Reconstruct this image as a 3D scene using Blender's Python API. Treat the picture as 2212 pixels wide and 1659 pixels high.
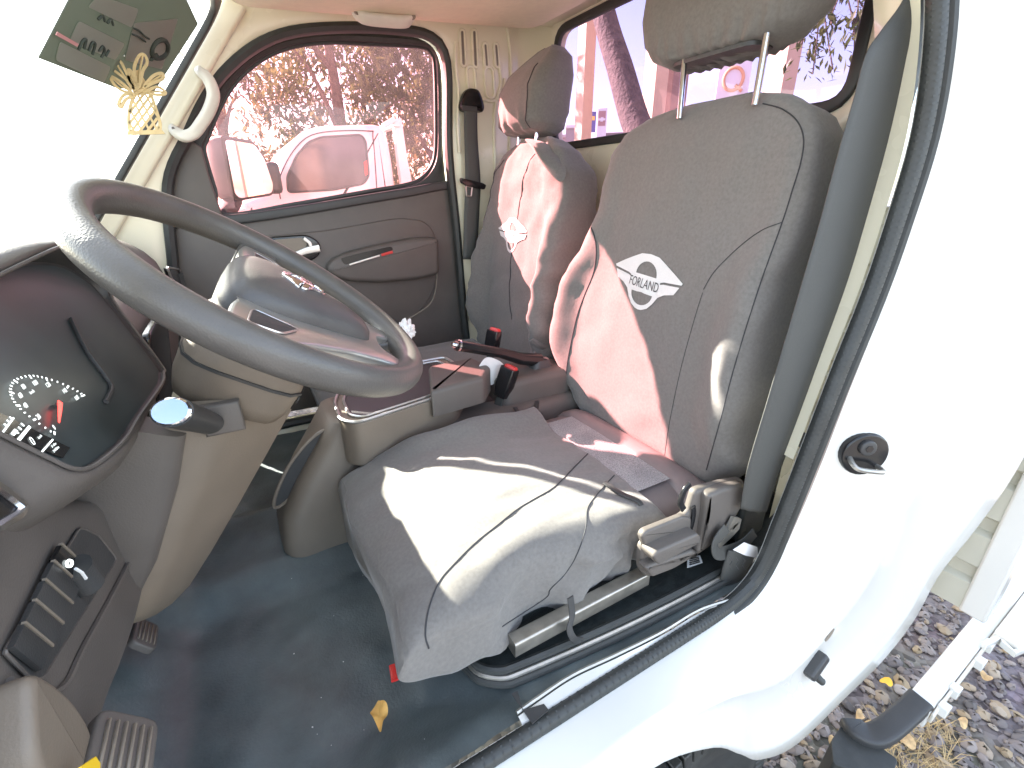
import bpy, bmesh, math, random
from mathutils import Vector as V, Matrix, noise

random.seed(7)
scn = bpy.context.scene
for o in list(bpy.data.objects):
    bpy.data.objects.remove(o)

# ------------------------------------------------------------------ camera
# X runs to the rear of the truck, Y across to the passenger side, Z up; ground z = 0
VW, VH, FOC = 2212.0, 1659.0, 1005.0
CAM = V((0, 0, 1.5))
RX = V((0.86582807, 0.19217522, -0.46196368))
RY = V((-0.50031653, 0.3232876, -0.80322382))
RZ = V((-0.00501259, 0.92658179, 0.37605991))
ROT = Matrix((RX, RY, RZ))
cd = bpy.data.cameras.new('camera')
cd.sensor_width = 36
cd.lens = FOC / VW * 36
cd.clip_start = 0.02
cd.clip_end = 3000
cam = bpy.data.objects.new('camera', cd)
scn.collection.objects.link(cam)
m4 = ROT.to_4x4()
m4.translation = CAM
cam.matrix_world = m4
scn.camera = cam

# ------------------------------------------------------------------ sky and sun
SUN = V((.62, -1.0, -.65)).normalized()          # the way the light travels
world = bpy.data.worlds.new('World')
scn.world = world
world.use_nodes = True
nt = world.node_tree
nt.nodes.clear()
wo = nt.nodes.new('ShaderNodeOutputWorld')
bg = nt.nodes.new('ShaderNodeBackground')
sky = nt.nodes.new('ShaderNodeTexSky')
sky.sky_type = 'NISHITA'
sky.sun_disc = False
sky.sun_elevation = math.asin(-SUN.z)
sky.sun_rotation = math.atan2(-SUN.x, -SUN.y)
sky.air_density = 1.0
sky.dust_density = 1.2
sky.ozone_density = 1.2
tc = nt.nodes.new('ShaderNodeTexCoord')
mp = nt.nodes.new('ShaderNodeMapping')
mp.inputs['Scale'].default_value = (1, 1, 2.6)
nz = nt.nodes.new('ShaderNodeTexNoise')
nz.inputs['Scale'].default_value = 2.6
nz.inputs['Detail'].default_value = 7
nz.inputs['Roughness'].default_value = .55
cr = nt.nodes.new('ShaderNodeValToRGB')
cr.color_ramp.elements[0].position = .47
cr.color_ramp.elements[1].position = .68
mx = nt.nodes.new('ShaderNodeMix')
mx.data_type = 'RGBA'
mx.inputs['B'].default_value = (7.5, 7.6, 7.8, 1)
bg.inputs['Strength'].default_value = .084
L = nt.links.new
L(tc.outputs['Generated'], mp.inputs['Vector'])
L(mp.outputs['Vector'], nz.inputs['Vector'])
L(nz.outputs['Fac'], cr.inputs['Fac'])
L(cr.outputs['Color'], mx.inputs['Factor'])
L(sky.outputs['Color'], mx.inputs['A'])
L(mx.outputs['Result'], bg.inputs['Color'])
L(bg.outputs['Background'], wo.inputs['Surface'])

sl = bpy.data.lights.new('sun', 'SUN')
sl.energy = 5.0
sl.angle = math.radians(.5)
sl.color = (1, .95, .86)
so = bpy.data.objects.new('sun', sl)
scn.collection.objects.link(so)
so.rotation_euler = SUN.to_track_quat('-Z', 'Y').to_euler()
so.location = (-6, 9, 8)

scn.view_settings.view_transform = 'Standard'
scn.view_settings.look = 'None'
scn.view_settings.gamma = 1
scn.view_settings.exposure = 3.15
scn.view_settings.use_curve_mapping = False
scn.render.engine = 'CYCLES'
cy = scn.cycles
cy.use_denoising = True
cy.max_bounces = 10
cy.diffuse_bounces = 6
cy.glossy_bounces = 4
cy.transparent_max_bounces = 16
cy.sample_clamp_indirect = 12
cy.use_adaptive_sampling = False

# ------------------------------------------------------------------ helpers
ORG = {}


def ray(px, py):
    c = V((px - VW / 2, -(py - VH / 2), -FOC))
    return V((RX.dot(c), RY.dot(c), RZ.dot(c)))


def at(px, py, ax, val):
    """the point of the real plane ax = val that was sighted at a measured direction"""
    d = ray(px, py)
    i = 'xyz'.index(ax)
    return CAM + d * ((val - CAM[i]) / d[i])


def atp(px, py, p, n):
    d = ray(px, py)
    n = V(n)
    return CAM + d * ((V(p) - CAM).dot(n) / d.dot(n))


def obj(name, verts, faces, mat, parent=None, smooth=True, sharp=40, bevel=0, sub=0, seg=2):
    me = bpy.data.meshes.new(name)
    off = ORG.get(parent.name, V((0, 0, 0))) if parent else V((0, 0, 0))
    me.from_pydata([tuple(V(v) - off) for v in verts], [], faces)
    me.validate()
    bm = bmesh.new()
    bm.from_mesh(me)
    bmesh.ops.recalc_face_normals(bm, faces=bm.faces)
    bm.to_mesh(me)
    bm.free()
    if smooth:
        me.shade_smooth()
        if sharp < 180:
            me.set_sharp_from_angle(angle=math.radians(sharp))
    for m in (mat if isinstance(mat, (list, tuple)) else [mat]):
        me.materials.append(m)
    o = bpy.data.objects.new(name, me)
    scn.collection.objects.link(o)
    if parent:
        o.parent = parent
        ORG[o.name] = off
    if bevel:
        b = o.modifiers.new('bevel', 'BEVEL')
        b.width = bevel
        b.segments = seg
        b.limit_method = 'ANGLE'
        b.angle_limit = math.radians(35)
    if sub:
        s = o.modifiers.new('sub', 'SUBSURF')
        s.levels = sub
        s.render_levels = sub
    return o


def thing(name, label, cat, loc=(0, 0, 0), group=None):
    o = bpy.data.objects.new(name, None)
    o.empty_display_size = .1
    scn.collection.objects.link(o)
    o.location = loc
    ORG[o.name] = V(loc)
    tag(o, label, cat, group)
    return o


def tag(o, label, cat, group=None):
    o['label'] = label
    o['category'] = cat
    o['kind'] = 'thing'
    if group:
        o['group'] = group
    return o


def kind(o, k):
    o['kind'] = k
    return o


def merge(*parts):
    vs, fs = [], []
    for v, f in parts:
        b = len(vs)
        vs += [V(p) for p in v]
        fs += [tuple(i + b for i in q) for q in f]
    return vs, fs


def csp(pts, n, closed=False):
    """smooth curve through points, n samples"""
    P = [V(p) for p in pts]
    m = len(P)
    out = []
    segs = m if closed else m - 1
    for k in range(n):
        t = k / n * segs if closed else k / (n - 1) * segs
        i = min(int(t), segs - 1)
        u = t - i
        g = (lambda j: P[j % m]) if closed else (lambda j: P[max(0, min(m - 1, j))])
        a, b, c, d = g(i - 1), g(i), g(i + 1), g(i + 2)
        out.append(.5 * ((2 * b) + (c - a) * u + (2 * a - 5 * b + 4 * c - d) * u * u + (3 * b - a - 3 * c + d) * u ** 3))
    return out


def resample(pts, n, closed=True):
    P = [V(p) for p in pts]
    if closed:
        P = P + [P[0]]
    d = [0]
    for a, b in zip(P, P[1:]):
        d.append(d[-1] + (b - a).length)
    out = []
    cnt = n if closed else n - 1
    j = 0
    for k in range(n):
        t = d[-1] * k / cnt
        while j < len(P) - 2 and d[j + 1] < t:
            j += 1
        s = d[j + 1] - d[j]
        out.append(P[j].lerp(P[j + 1], (t - d[j]) / s if s > 1e-9 else 0))
    return out


def rloop(pts, r, k=5):
    """polygon with rounded corners (closed)"""
    P = [V(p) for p in pts]
    n = len(P)
    out = []
    for i in range(n):
        a, b, c = P[i - 1], P[i], P[(i + 1) % n]
        rr = r[i] if isinstance(r, (list, tuple)) else r
        da, dc = a - b, c - b
        e = min(rr, da.length * .48, dc.length * .48)
        p, q = b + da.normalized() * e, b + dc.normalized() * e
        for s in range(k + 1):
            t = s / k
            out.append(p * (1 - t) ** 2 + b * 2 * t * (1 - t) + q * t * t)
    return out


def frames(P, closed, up=None):
    n = len(P)
    T = []
    for i in range(n):
        a = P[i - 1] if (i > 0 or closed) else P[i]
        b = P[(i + 1) % n] if (i < n - 1 or closed) else P[i]
        t = (b - a)
        T.append(t.normalized() if t.length > 1e-9 else V((1, 0, 0)))
    out = []
    if up is not None:
        for i, t in enumerate(T):
            u = up[i] if isinstance(up, list) else up
            u = V(u)
            s = t.cross(u).normalized()
            out.append((s, s.cross(t).normalized()))
        return out
    n0 = T[0].orthogonal().normalized()
    for t in T:
        n0 = (n0 - t * n0.dot(t))
        n0 = n0.normalized() if n0.length > 1e-6 else t.orthogonal().normalized()
        out.append((n0, t.cross(n0)))
    return out


def sweep(pts, prof, closed=False, up=None, caps=True, scale=None):
    """sweep a closed 2-D profile along a path"""
    P = [V(p) for p in pts]
    F = frames(P, closed, up)
    k = len(prof)
    vs, fs = [], []
    for i, p in enumerate(P):
        s, u = F[i]
        sc = scale[i] if scale else 1
        for a, b in prof:
            vs.append(p + s * a * sc + u * b * sc)
    n = len(P)
    for i in range(n if closed else n - 1):
        j = (i + 1) % n
        for q in range(k):
            r = (q + 1) % k
            fs.append((i * k + q, i * k + r, j * k + r, j * k + q))
    if caps and not closed:
        fs.append(tuple(range(k)))
        fs.append(tuple((n - 1) * k + q for q in reversed(range(k))))
    return vs, fs


def circ(r, n=10, ry=None):
    ry = ry or r
    return [(r * math.cos(2 * math.pi * i / n), ry * math.sin(2 * math.pi * i / n)) for i in range(n)]


def rect(w, h, r=0):
    if r == 0:
        return [(-w / 2, -h / 2), (w / 2, -h / 2), (w / 2, h / 2), (-w / 2, h / 2)]
    return [(p.x, p.y) for p in rloop([(-w / 2, -h / 2, 0), (w / 2, -h / 2, 0), (w / 2, h / 2, 0), (-w / 2, h / 2, 0)], r, 3)]


def tube(pts, r, n=10, closed=False, scale=None):
    return sweep(pts, circ(r, n), closed, scale=scale)


def ring(A, B, closed=True):
    n = len(A)
    vs = [V(p) for p in A] + [V(p) for p in B]
    fs = []
    for i in range(n if closed else n - 1):
        j = (i + 1) % n
        fs.append((i, j, n + j, n + i))
    return vs, fs


def slab(loop, vec, cap=True):
    """loop extruded by vec, both ends closed"""
    v = V(vec)
    n = len(loop)
    vs = [V(p) for p in loop] + [V(p) + v for p in loop]
    fs = [(i, (i + 1) % n, n + (i + 1) % n, n + i) for i in range(n)]
    if cap:
        fs += [tuple(range(n)), tuple(n + i for i in reversed(range(n)))]
    return vs, fs


def sheet(loop):
    return [V(p) for p in loop], [tuple(range(len(loop)))]


def fillet_slab(loop, vec, e=.004, steps=3):
    """extruded loop whose front edge (vec side) is rounded inwards by e"""
    P = [V(p) for p in loop]
    n = len(P)
    c = sum(P, V((0, 0, 0))) / n
    v = V(vec)
    vn = v.normalized()
    rows = [P]
    for s in range(steps + 1):
        a = s / steps * math.pi / 2
        h = v.length - e + e * math.sin(a)
        ins = e * (1 - math.cos(a))
        row = []
        for i, p in enumerate(P):
            t = (P[(i + 1) % n] - P[i - 1]).normalized()
            nn = t.cross(vn).normalized()
            if nn.dot(c - p) < 0:
                nn = -nn
            row.append(p + vn * h + nn * ins)
        rows.append(row)
    vs, fs = [], []
    for r in rows:
        vs += r
    for k in range(len(rows) - 1):
        for i in range(n):
            j = (i + 1) % n
            fs.append((k * n + i, k * n + j, (k + 1) * n + j, (k + 1) * n + i))
    fs.append(tuple((len(rows) - 1) * n + i for i in range(n)))
    fs.append(tuple(range(n)))
    return vs, fs


def box(c, s, rot=None):
    c = V(c)
    vs = []
    for x in (-.5, .5):
        for y in (-.5, .5):
            for z in (-.5, .5):
                p = V((x * s[0], y * s[1], z * s[2]))
                vs.append(c + (rot @ p if rot else p))
    return vs, [(0, 1, 3, 2), (4, 6, 7, 5), (0, 4, 5, 1), (2, 3, 7, 6), (0, 2, 6, 4), (1, 5, 7, 3)]


def grid(fn, nu, nv):
    vs = [V(fn(i / (nu - 1), j / (nv - 1))) for i in range(nu) for j in range(nv)]
    fs = [(i * nv + j, (i + 1) * nv + j, (i + 1) * nv + j + 1, i * nv + j + 1) for i in range(nu - 1) for j in range(nv - 1)]
    return vs, fs


def loft(rows, closed=True, caps=True):
    k = len(rows[0])
    vs, fs = [], []
    for r in rows:
        vs += [V(p) for p in r]
    for i in range(len(rows) - 1):
        for q in range(k if closed else k - 1):
            r = (q + 1) % k
            fs.append((i * k + q, i * k + r, (i + 1) * k + r, (i + 1) * k + q))
    if caps:
        fs.append(tuple(range(k)))
        fs.append(tuple((len(rows) - 1) * k + q for q in reversed(range(k))))
    return vs, fs


def smooth01(a, b, x):
    t = max(0, min(1, (x - a) / (b - a)))
    return t * t * (3 - 2 * t)


def interp(tab, x):
    if x <= tab[0][0]:
        return tab[0][1]
    for (a, fa), (b, fb) in zip(tab, tab[1:]):
        if x <= b:
            t = (x - a) / (b - a)
            t = t * t * (3 - 2 * t) * .5 + t * .5
            return fa + (fb - fa) * t
    return tab[-1][1]


def fbm(p, sc, oct=3):
    return noise.fractal(V(p) * sc, 1.0, 2.0, oct)


def text_mesh(s, size=1.0):
    cu = bpy.data.curves.new('lettering', 'FONT')
    cu.body = s
    cu.size = size
    cu.align_x = 'CENTER'
    cu.align_y = 'CENTER'
    cu.resolution_u = 3
    to = bpy.data.objects.new('lettering_tmp', cu)
    scn.collection.objects.link(to)
    bpy.context.view_layer.update()
    me = bpy.data.meshes.new_from_object(to.evaluated_get(bpy.context.evaluated_depsgraph_get()))
    vs = [v.co.copy() for v in me.vertices]
    fs = [tuple(p.vertices) for p in me.polygons]
    bpy.data.objects.remove(to)
    bpy.data.meshes.remove(me)
    return vs, fs


def text_on(s, size, org, ex, ey, off=.001, sx=1.0):
    """lettering laid on a plane: origin, reading direction, up direction"""
    vs, fs = text_mesh(s, size)
    ex, ey = V(ex).normalized(), V(ey).normalized()
    n = ex.cross(ey).normalized()
    return [V(org) + ex * v.x * sx + ey * v.y + n * off for v in vs], fs


# ------------------------------------------------------------------ materials
def M(name, col, rough=.5, metal=0., var=0., vs=12., bump=0., bs=300., coat=0., spec=.5, col2=None, sheen=0., dist=.002, bkind='noise', detail=4):
    m = bpy.data.materials.new(name)
    m.use_nodes = True
    t = m.node_tree
    p = t.nodes['Principled BSDF']
    p.inputs['Base Color'].default_value = (*col, 1)
    p.inputs['Roughness'].default_value = rough
    p.inputs['Metallic'].default_value = metal
    p.inputs['Specular IOR Level'].default_value = spec
    p.inputs['Coat Weight'].default_value = coat
    p.inputs['Coat Roughness'].default_value = .08
    p.inputs['Sheen Weight'].default_value = sheen
    c = t.nodes.new('ShaderNodeTexCoord')
    if var or col2:
        n = t.nodes.new('ShaderNodeTexNoise')
        n.inputs['Scale'].default_value = vs
        n.inputs['Detail'].default_value = detail
        n.inputs['Roughness'].default_value = .6
        t.links.new(c.outputs['Object'], n.inputs['Vector'])
        r = t.nodes.new('ShaderNodeValToRGB')
        r.color_ramp.elements[0].position = .3
        r.color_ramp.elements[1].position = .7
        c2 = col2 or tuple(min(1, x * (1 + var)) for x in col)
        c1 = col if col2 else tuple(x * (1 - var) for x in col)
        r.color_ramp.elements[0].color = (*c1, 1)
        r.color_ramp.elements[1].color = (*c2, 1)
        t.links.new(n.outputs['Fac'], r.inputs['Fac'])
        t.links.new(r.outputs['Color'], p.inputs['Base Color'])
        rr = t.nodes.new('ShaderNodeMapRange')
        rr.inputs['To Min'].default_value = max(0, rough - .08)
        rr.inputs['To Max'].default_value = min(1, rough + .08)
        t.links.new(n.outputs['Fac'], rr.inputs['Value'])
        t.links.new(rr.outputs['Result'], p.inputs['Roughness'])
    if bump:
        b = t.nodes.new('ShaderNodeBump')
        b.inputs['Strength'].default_value = bump
        b.inputs['Distance'].default_value = dist
        if bkind == 'noise':
            q = t.nodes.new('ShaderNodeTexNoise')
            q.inputs['Scale'].default_value = bs
            q.inputs['Detail'].default_value = 3
            o = q.outputs['Fac']
        else:
            q = t.nodes.new('ShaderNodeTexVoronoi')
            q.inputs['Scale'].default_value = bs
            o = q.outputs['Distance']
        t.links.new(c.outputs['Object'], q.inputs['Vector'])
        t.links.new(o, b.inputs['Height'])
        t.links.new(b.outputs['Normal'], p.inputs['Normal'])
    return m


def glass(name, tint, gloss=.06, rough=.0, dust=0., dcol=(1, 1, 1)):
    m = bpy.data.materials.new(name)
    m.use_nodes = True
    t = m.node_tree
    t.nodes.clear()
    o = t.nodes.new('ShaderNodeOutputMaterial')
    tr = t.nodes.new('ShaderNodeBsdfTransparent')
    tr.inputs['Color'].default_value = (*tint, 1)
    gl = t.nodes.new('ShaderNodeBsdfGlossy')
    gl.inputs['Roughness'].default_value = rough
    mx = t.nodes.new('ShaderNodeMixShader')
    lw = t.nodes.new('ShaderNodeLayerWeight')
    pw = t.nodes.new('ShaderNodeMath')
    pw.operation = 'POWER'
    pw.inputs[1].default_value = 5
    ml = t.nodes.new('ShaderNodeMath')
    ml.operation = 'MULTIPLY_ADD'
    ml.inputs[1].default_value = .6
    ml.inputs[2].default_value = gloss * .5
    t.links.new(lw.outputs['Facing'], pw.inputs[0])
    t.links.new(pw.outputs[0], ml.inputs[0])
    t.links.new(ml.outputs[0], mx.inputs['Fac'])
    t.links.new(tr.outputs[0], mx.inputs[1])
    t.links.new(gl.outputs[0], mx.inputs[2])
    if dust:
        du = t.nodes.new('ShaderNodeBsdfTranslucent')
        du.inputs['Color'].default_value = (*dcol, 1)
        m2 = t.nodes.new('ShaderNodeMixShader')
        c = t.nodes.new('ShaderNodeTexCoord')
        n = t.nodes.new('ShaderNodeTexNoise')
        n.inputs['Scale'].default_value = 9
        n.inputs['Detail'].default_value = 8
        mr = t.nodes.new('ShaderNodeMapRange')
        mr.inputs['From Min'].default_value = .25
        mr.inputs['From Max'].default_value = .75
        mr.inputs['To Min'].default_value = dust * .4
        mr.inputs['To Max'].default_value = dust * 1.6
        t.links.new(c.outputs['Object'], n.inputs['Vector'])
        t.links.new(n.outputs['Fac'], mr.inputs['Value'])
        t.links.new(mr.outputs['Result'], m2.inputs['Fac'])
        t.links.new(mx.outputs[0], m2.inputs[1])
        t.links.new(du.outputs[0], m2.inputs[2])
        t.links.new(m2.outputs[0], o.inputs['Surface'])
    else:
        t.links.new(mx.outputs[0], o.inputs['Surface'])
    return m


def emit(name, col, s=1.):
    m = bpy.data.materials.new(name)
    m.use_nodes = True
    p = m.node_tree.nodes['Principled BSDF']
    p.inputs['Base Color'].default_value = (*col, 1)
    p.inputs['Emission Color'].default_value = (*col, 1)
    p.inputs['Emission Strength'].default_value = s
    return m


def fabric(name, col, weave=1400., var=.12):
    m = M(name, col, .92, var=var, vs=160, bump=.35, bs=weave, sheen=.25, spec=.2, dist=.0006)
    return m


PAINT = M('white_paint_warm_lit', (.80, .745, .565), .28, var=.03, vs=3, coat=.5)  # same white as outside, yellowed to carry the warm light in the cab
PAINT_OUT = M('white_outer_paint', (.70, .69, .645), .25, var=.02, vs=3, coat=.6)
HEADLINER = M('beige_headliner', (.78, .73, .54), .8, var=.04, vs=40, bump=.2, bs=500)
CREAM_PL = M('cream_plastic', (.66, .62, .53), .45, var=.04, vs=30, bump=.1, bs=600)
DASH = M('grey_dash_plastic', (.110, .096, .085), .5, var=.10, vs=9, bump=.35, bs=420, dist=.001)
BEDP = M('cream_bed_paint', (.50, .49, .41), .4, var=.05, vs=5)
DASH_M = M('taupe_plastic', (.185, .150, .115), .5, var=.08, vs=9, bump=.3, bs=420, dist=.001)
DASH_L = M('warm_grey_plastic', (.22, .185, .145), .5, var=.08, vs=9, bump=.3, bs=420, dist=.001)
DARK = M('charcoal_plastic', (.045, .045, .045), .45, var=.1, vs=20, bump=.2, bs=500)
BLACKG = M('gloss_black_plastic', (.012, .012, .013), .18, var=.1, vs=20)
RUBBER = M('black_rubber', (.036, .038, .036), .5, var=.2, vs=30, bump=.2, bs=250)
FAB = fabric('grey_seat_cloth', (.170, .159, .147))
FAB2 = M('pale_seat_mesh', (.30, .30, .30), .8, var=.5, vs=420, bump=.6, bs=420, dist=.002, bkind='voronoi')
VINYL_T = M('mauve_seat_vinyl', (.20, .165, .16), .45, var=.06, vs=20, bump=.15, bs=700)
THREAD = M('dark_thread', (.035, .035, .038), .8)
VINYL = M('dark_floor_vinyl', (.095, .114, .114), .42, var=.40, vs=6, bump=.5, bs=220, dist=.0015, detail=8)
PLAT = M('black_seat_platform', (.014, .018, .018), .45, var=.4, vs=60, bump=.5, bs=300)
CHROME = M('chrome', (.82, .82, .84), .12, 1.)
SATIN = M('satin_silver', (.62, .60, .57), .32, .85, var=.04, vs=20)
STEEL = M('brushed_steel', (.42, .40, .36), .4, .9, var=.15, vs=40)
BELT = M('seat_belt_webbing', (.062, .062, .057), .6, var=.1, vs=300, bump=.4, bs=900, dist=.0006)
RED = M('red_plastic', (.62, .03, .025), .3)
WHITE_M = M('white_mark', (.80, .80, .78), .6)
EMB = M('white_emblem_cloth', (.70, .69, .67), .7, var=.04, vs=300, bump=.2, bs=900)
PAPER = M('white_paper', (.78, .76, .74), .8, var=.03, vs=30)
WHEELM = M('steering_wheel_leatherette', (.098, .090, .082), .36, var=.12, vs=14, bump=.28, bs=420, dist=.0008, bkind='voronoi')
G_SIDE = glass('pink_film_glass', (1.0, .45, .49), .06, dust=.020, dcol=(1, .6, .66))
G_REAR = glass('rear_film_glass', (.52, .345, .49), .06, dust=.015, dcol=(1, .6, .8))
G_FRONT = glass('windscreen_glass', (.93, .97, .93), .05, dust=.06, dcol=(1, 1, .95))
G_CLEAR = glass('clear_lens', (.9, .92, .92), .06)
MIRROR = M('mirror_silver', (.85, .87, .9), .02, 1.)

# ------------------------------------------------------------------ key dimensions
YS, YF = .385, 1.76              # near sill line, far side wall
YD, YP, YC = .74, 1.43, 1.085    # driver, passenger, middle of the cab
XR = 1.13                        # rear wall

# ------------------------------------------------------------------ ground
def ground_mat():
    m = bpy.data.materials.new('gravel_ground')
    m.use_nodes = True
    t = m.node_tree
    p = t.nodes['Principled BSDF']
    p.inputs['Roughness'].default_value = .95
    c = t.nodes.new('ShaderNodeTexCoord')
    v = t.nodes.new('ShaderNodeTexVoronoi')
    v.inputs['Scale'].default_value = 38
    r = t.nodes.new('ShaderNodeValToRGB')
    r.color_ramp.elements[0].color = (.13, .11, .10, 1)
    r.color_ramp.elements[1].color = (.36, .32, .29, 1)
    n = t.nodes.new('ShaderNodeTexNoise')
    n.inputs['Scale'].default_value = 2.2
    n.inputs['Detail'].default_value = 6
    mx = t.nodes.new('ShaderNodeMix')
    mx.data_type = 'RGBA'
    mx.blend_type = 'MULTIPLY'
    mx.inputs['Factor'].default_value = .5
    b = t.nodes.new('ShaderNodeBump')
    b.inputs['Distance'].default_value = .012
    s = t.nodes.new('ShaderNodeSeparateColor')
    k = t.links.new
    k(c.outputs['Object'], v.inputs['Vector'])
    k(c.outputs['Object'], n.inputs['Vector'])
    k(v.outputs['Color'], s.inputs[0])
    k(s.outputs[0], r.inputs['Fac'])
    k(r.outputs['Color'], mx.inputs['A'])
    k(n.outputs['Color'], mx.inputs['B'])
    k(mx.outputs['Result'], p.inputs['Base Color'])
    k(v.outputs['Distance'], b.inputs['Height'])
    b.invert = True
    k(b.outputs['Normal'], p.inputs['Normal'])
    return m


kind(obj('ground', *grid(lambda u, v: ((u - .5) * 900, (v - .5) * 900, 0), 3, 3), ground_mat(), smooth=False), 'structure')


def stone_mat():
    m = bpy.data.materials.new('gravel_stone')
    m.use_nodes = True
    t = m.node_tree
    p = t.nodes['Principled BSDF']
    p.inputs['Roughness'].default_value = .9
    g = t.nodes.new('ShaderNodeNewGeometry')
    r = t.nodes.new('ShaderNodeValToRGB')
    e = r.color_ramp.elements
    e[0].color = (.13, .115, .11, 1)
    e[1].color = (.42, .37, .33, 1)
    a = e.new(.4)
    a.color = (.24, .20, .185, 1)
    b = e.new(.72)
    b.color = (.30, .25, .22, 1)
    c = e.new(.9)
    c.color = (.36, .26, .15, 1)
    t.links.new(g.outputs['Random Per Island'], r.inputs['Fac'])
    t.links.new(r.outputs['Color'], p.inputs['Base Color'])
    return m


def stones(n):
    base = [V(p).normalized() for p in ((1, 0, 0), (-1, 0, 0), (0, 1, 0), (0, -1, 0), (0, 0, 1), (0, 0, -1))]
    tri = [(0, 2, 4), (2, 1, 4), (1, 3, 4), (3, 0, 4), (2, 0, 5), (1, 2, 5), (3, 1, 5), (0, 3, 5)]
    bv, bf = list(base), []
    for a, b, c in tri:
        k = len(bv)
        bv += [(base[a] + base[b]).normalized(), (base[b] + base[c]).normalized(), (base[c] + base[a]).normalized()]
        bf += [(a, k, k + 2), (k, b, k + 1), (k + 2, k + 1, c), (k, k + 1, k + 2)]
    rnd = random.Random(3)
    vs, fs = [], []
    for i in range(n):
        x = .95 + 2.6 * rnd.random() ** 1.3
        y = -.7 + 1.9 * rnd.random()
        s = .007 + .016 * rnd.random() ** 2
        q = Matrix.Rotation(rnd.random() * 6.3, 3, 'Z') @ Matrix.Rotation(rnd.uniform(-.5, .5), 3, 'X')
        d = (s * rnd.uniform(.8, 1.6), s * rnd.uniform(.7, 1.1), s * rnd.uniform(.5, .8))
        o = V((x, y, s * .35 * rnd.random() + .002))
        k = len(vs)
        seed = rnd.random() * 50
        for p in bv:
            w = 1 + .35 * noise.noise(p * 1.7 + V((seed, 0, 0)))
            vs.append(o + q @ V((p.x * d[0], p.y * d[1], p.z * d[2])) * w)
        fs += [tuple(j + k for j in f) for f in bf]
    return vs, fs


kind(obj('gravel', *stones(6500), stone_mat(), sharp=55), 'stuff')['label'] = 'loose grey brown gravel beside the truck'

# ------------------------------------------------------------------ the truck: cab body
cab = thing('truck_cab', 'white cab of a small truck seen through its open driver door', 'truck cab', (.5, YC, 0))

# windscreen line on the far side, from the base of the screen up to the roof
w0, w1 = at(249, 391, 'y', 1.69), at(435, 68, 'y', 1.69)
wd = (w1 - w0) / (w1.z - w0.z)
ws = lambda z, y=1.69: V((w0.x + wd.x * (z - w0.z), y, z))
WB, WT = 1.365, 1.955
loop = rloop([ws(WB, 1.69), ws(WT, 1.67), ws(WT, .50), ws(WB, .48)], .07, 6)
wn = V((-1, 0, .76)).normalized()
obj('windscreen', *sheet(loop), G_FRONT, cab, smooth=False)
sl_ = [p + wn * -.006 for p in loop]
obj('windscreen_seal', *sweep(sl_, rect(.034, .016, .005), True, up=wn), RUBBER, cab)


obj('far_windscreen_pillar', *sweep([ws(z, 1.738) + V((.034, 0, 0)) for z in (1.15, 1.3, 1.45, 1.6, 1.75, 1.88, 1.99)], rect(.05, .045, .012), up=V((0, 1, 0))), PAINT, cab)


def polar(inner, outer, c):
    """for every inner point the point of polygon outer seen in the same direction from c (x-z plane)"""
    out = []
    m = len(outer)
    for p in inner:
        d = (p.x - c[0], p.z - c[1])
        best = None
        for i in range(m):
            a, b = outer[i], outer[(i + 1) % m]
            ex, ez = b[0] - a[0], b[1] - a[1]
            det = d[0] * (-ez) + ex * d[1]
            if abs(det) < 1e-9:
                continue
            rx, rz = a[0] - c[0], a[1] - c[1]
            t = (rx * (-ez) + ex * rz) / det
            s = (d[0] * rz - d[1] * rx) / det
            if t > 0 and -1e-6 <= s <= 1 + 1e-6 and (best is None or t < best):
                best = t
        out.append((c[0] + d[0] * best, c[1] + d[1] * best))
    for a in outer:
        if m > 12:
            break
        k = min(range(len(out)), key=lambda i: (out[i][0] - a[0]) ** 2 + (out[i][1] - a[1]) ** 2)
        out[k] = (a[0], a[1])
    return out


# far door opening (outer edge of its rubber seal)
op = [at(x, y, 'y', YF) for x, y in ((362, 400), (405, 290), (440, 215), (490, 150), (560, 96), (640, 68), (760, 60), (870, 66), (925, 78), (955, 108), (966, 170), (968, 330), (985, 500), (1000, 680))]
op += [V((.79, YF, .80)), V((.74, YF, .72)), V((.1, YF, .72)), V((-.2, YF, .74)), V((-.22, YF, 1.0)), V((-.17, YF, 1.3))]
OPEN = resample(csp(op, 200, True), 140)
outer = [(ws(1.2).x + .035, 1.2), (ws(1.5).x + .035, 1.5), (ws(1.93).x + .035, 1.93), (.16, 2.03), (.5, 2.05), (1.04, 2.09), (1.04, .6), (-.5, .6), (-.45, 1.2)]
ol = polar(OPEN, outer, (.28, 1.35))
mid = [V((p.x * .93 + q[0] * .07, YF - .012, p.z * .93 + q[1] * .07)) for p, q in zip(OPEN, ol)]
mid2 = [V((p.x * .72 + q[0] * .28, YF - .022, p.z * .72 + q[1] * .28)) for p, q in zip(OPEN, ol)]
ext = [V((q[0], YF - .02, q[1])) for q in ol]
inn = [p + V((0, .05, 0)) for p in OPEN]
n_ = len(OPEN)
vs = inn + OPEN + mid + mid2 + ext
fs = [(k * n_ + i, k * n_ + (i + 1) % n_, (k + 1) * n_ + (i + 1) % n_, (k + 1) * n_ + i) for k in range(4) for i in range(n_)]
obj('side_wall', vs, fs, PAINT, cab, sharp=60)
obj('far_door_seal', *sweep([p + V((0, -.006, 0)) for p in OPEN], circ(.016, 8, .02), True, up=V((0, 1, 0))), RUBBER, cab)

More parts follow.
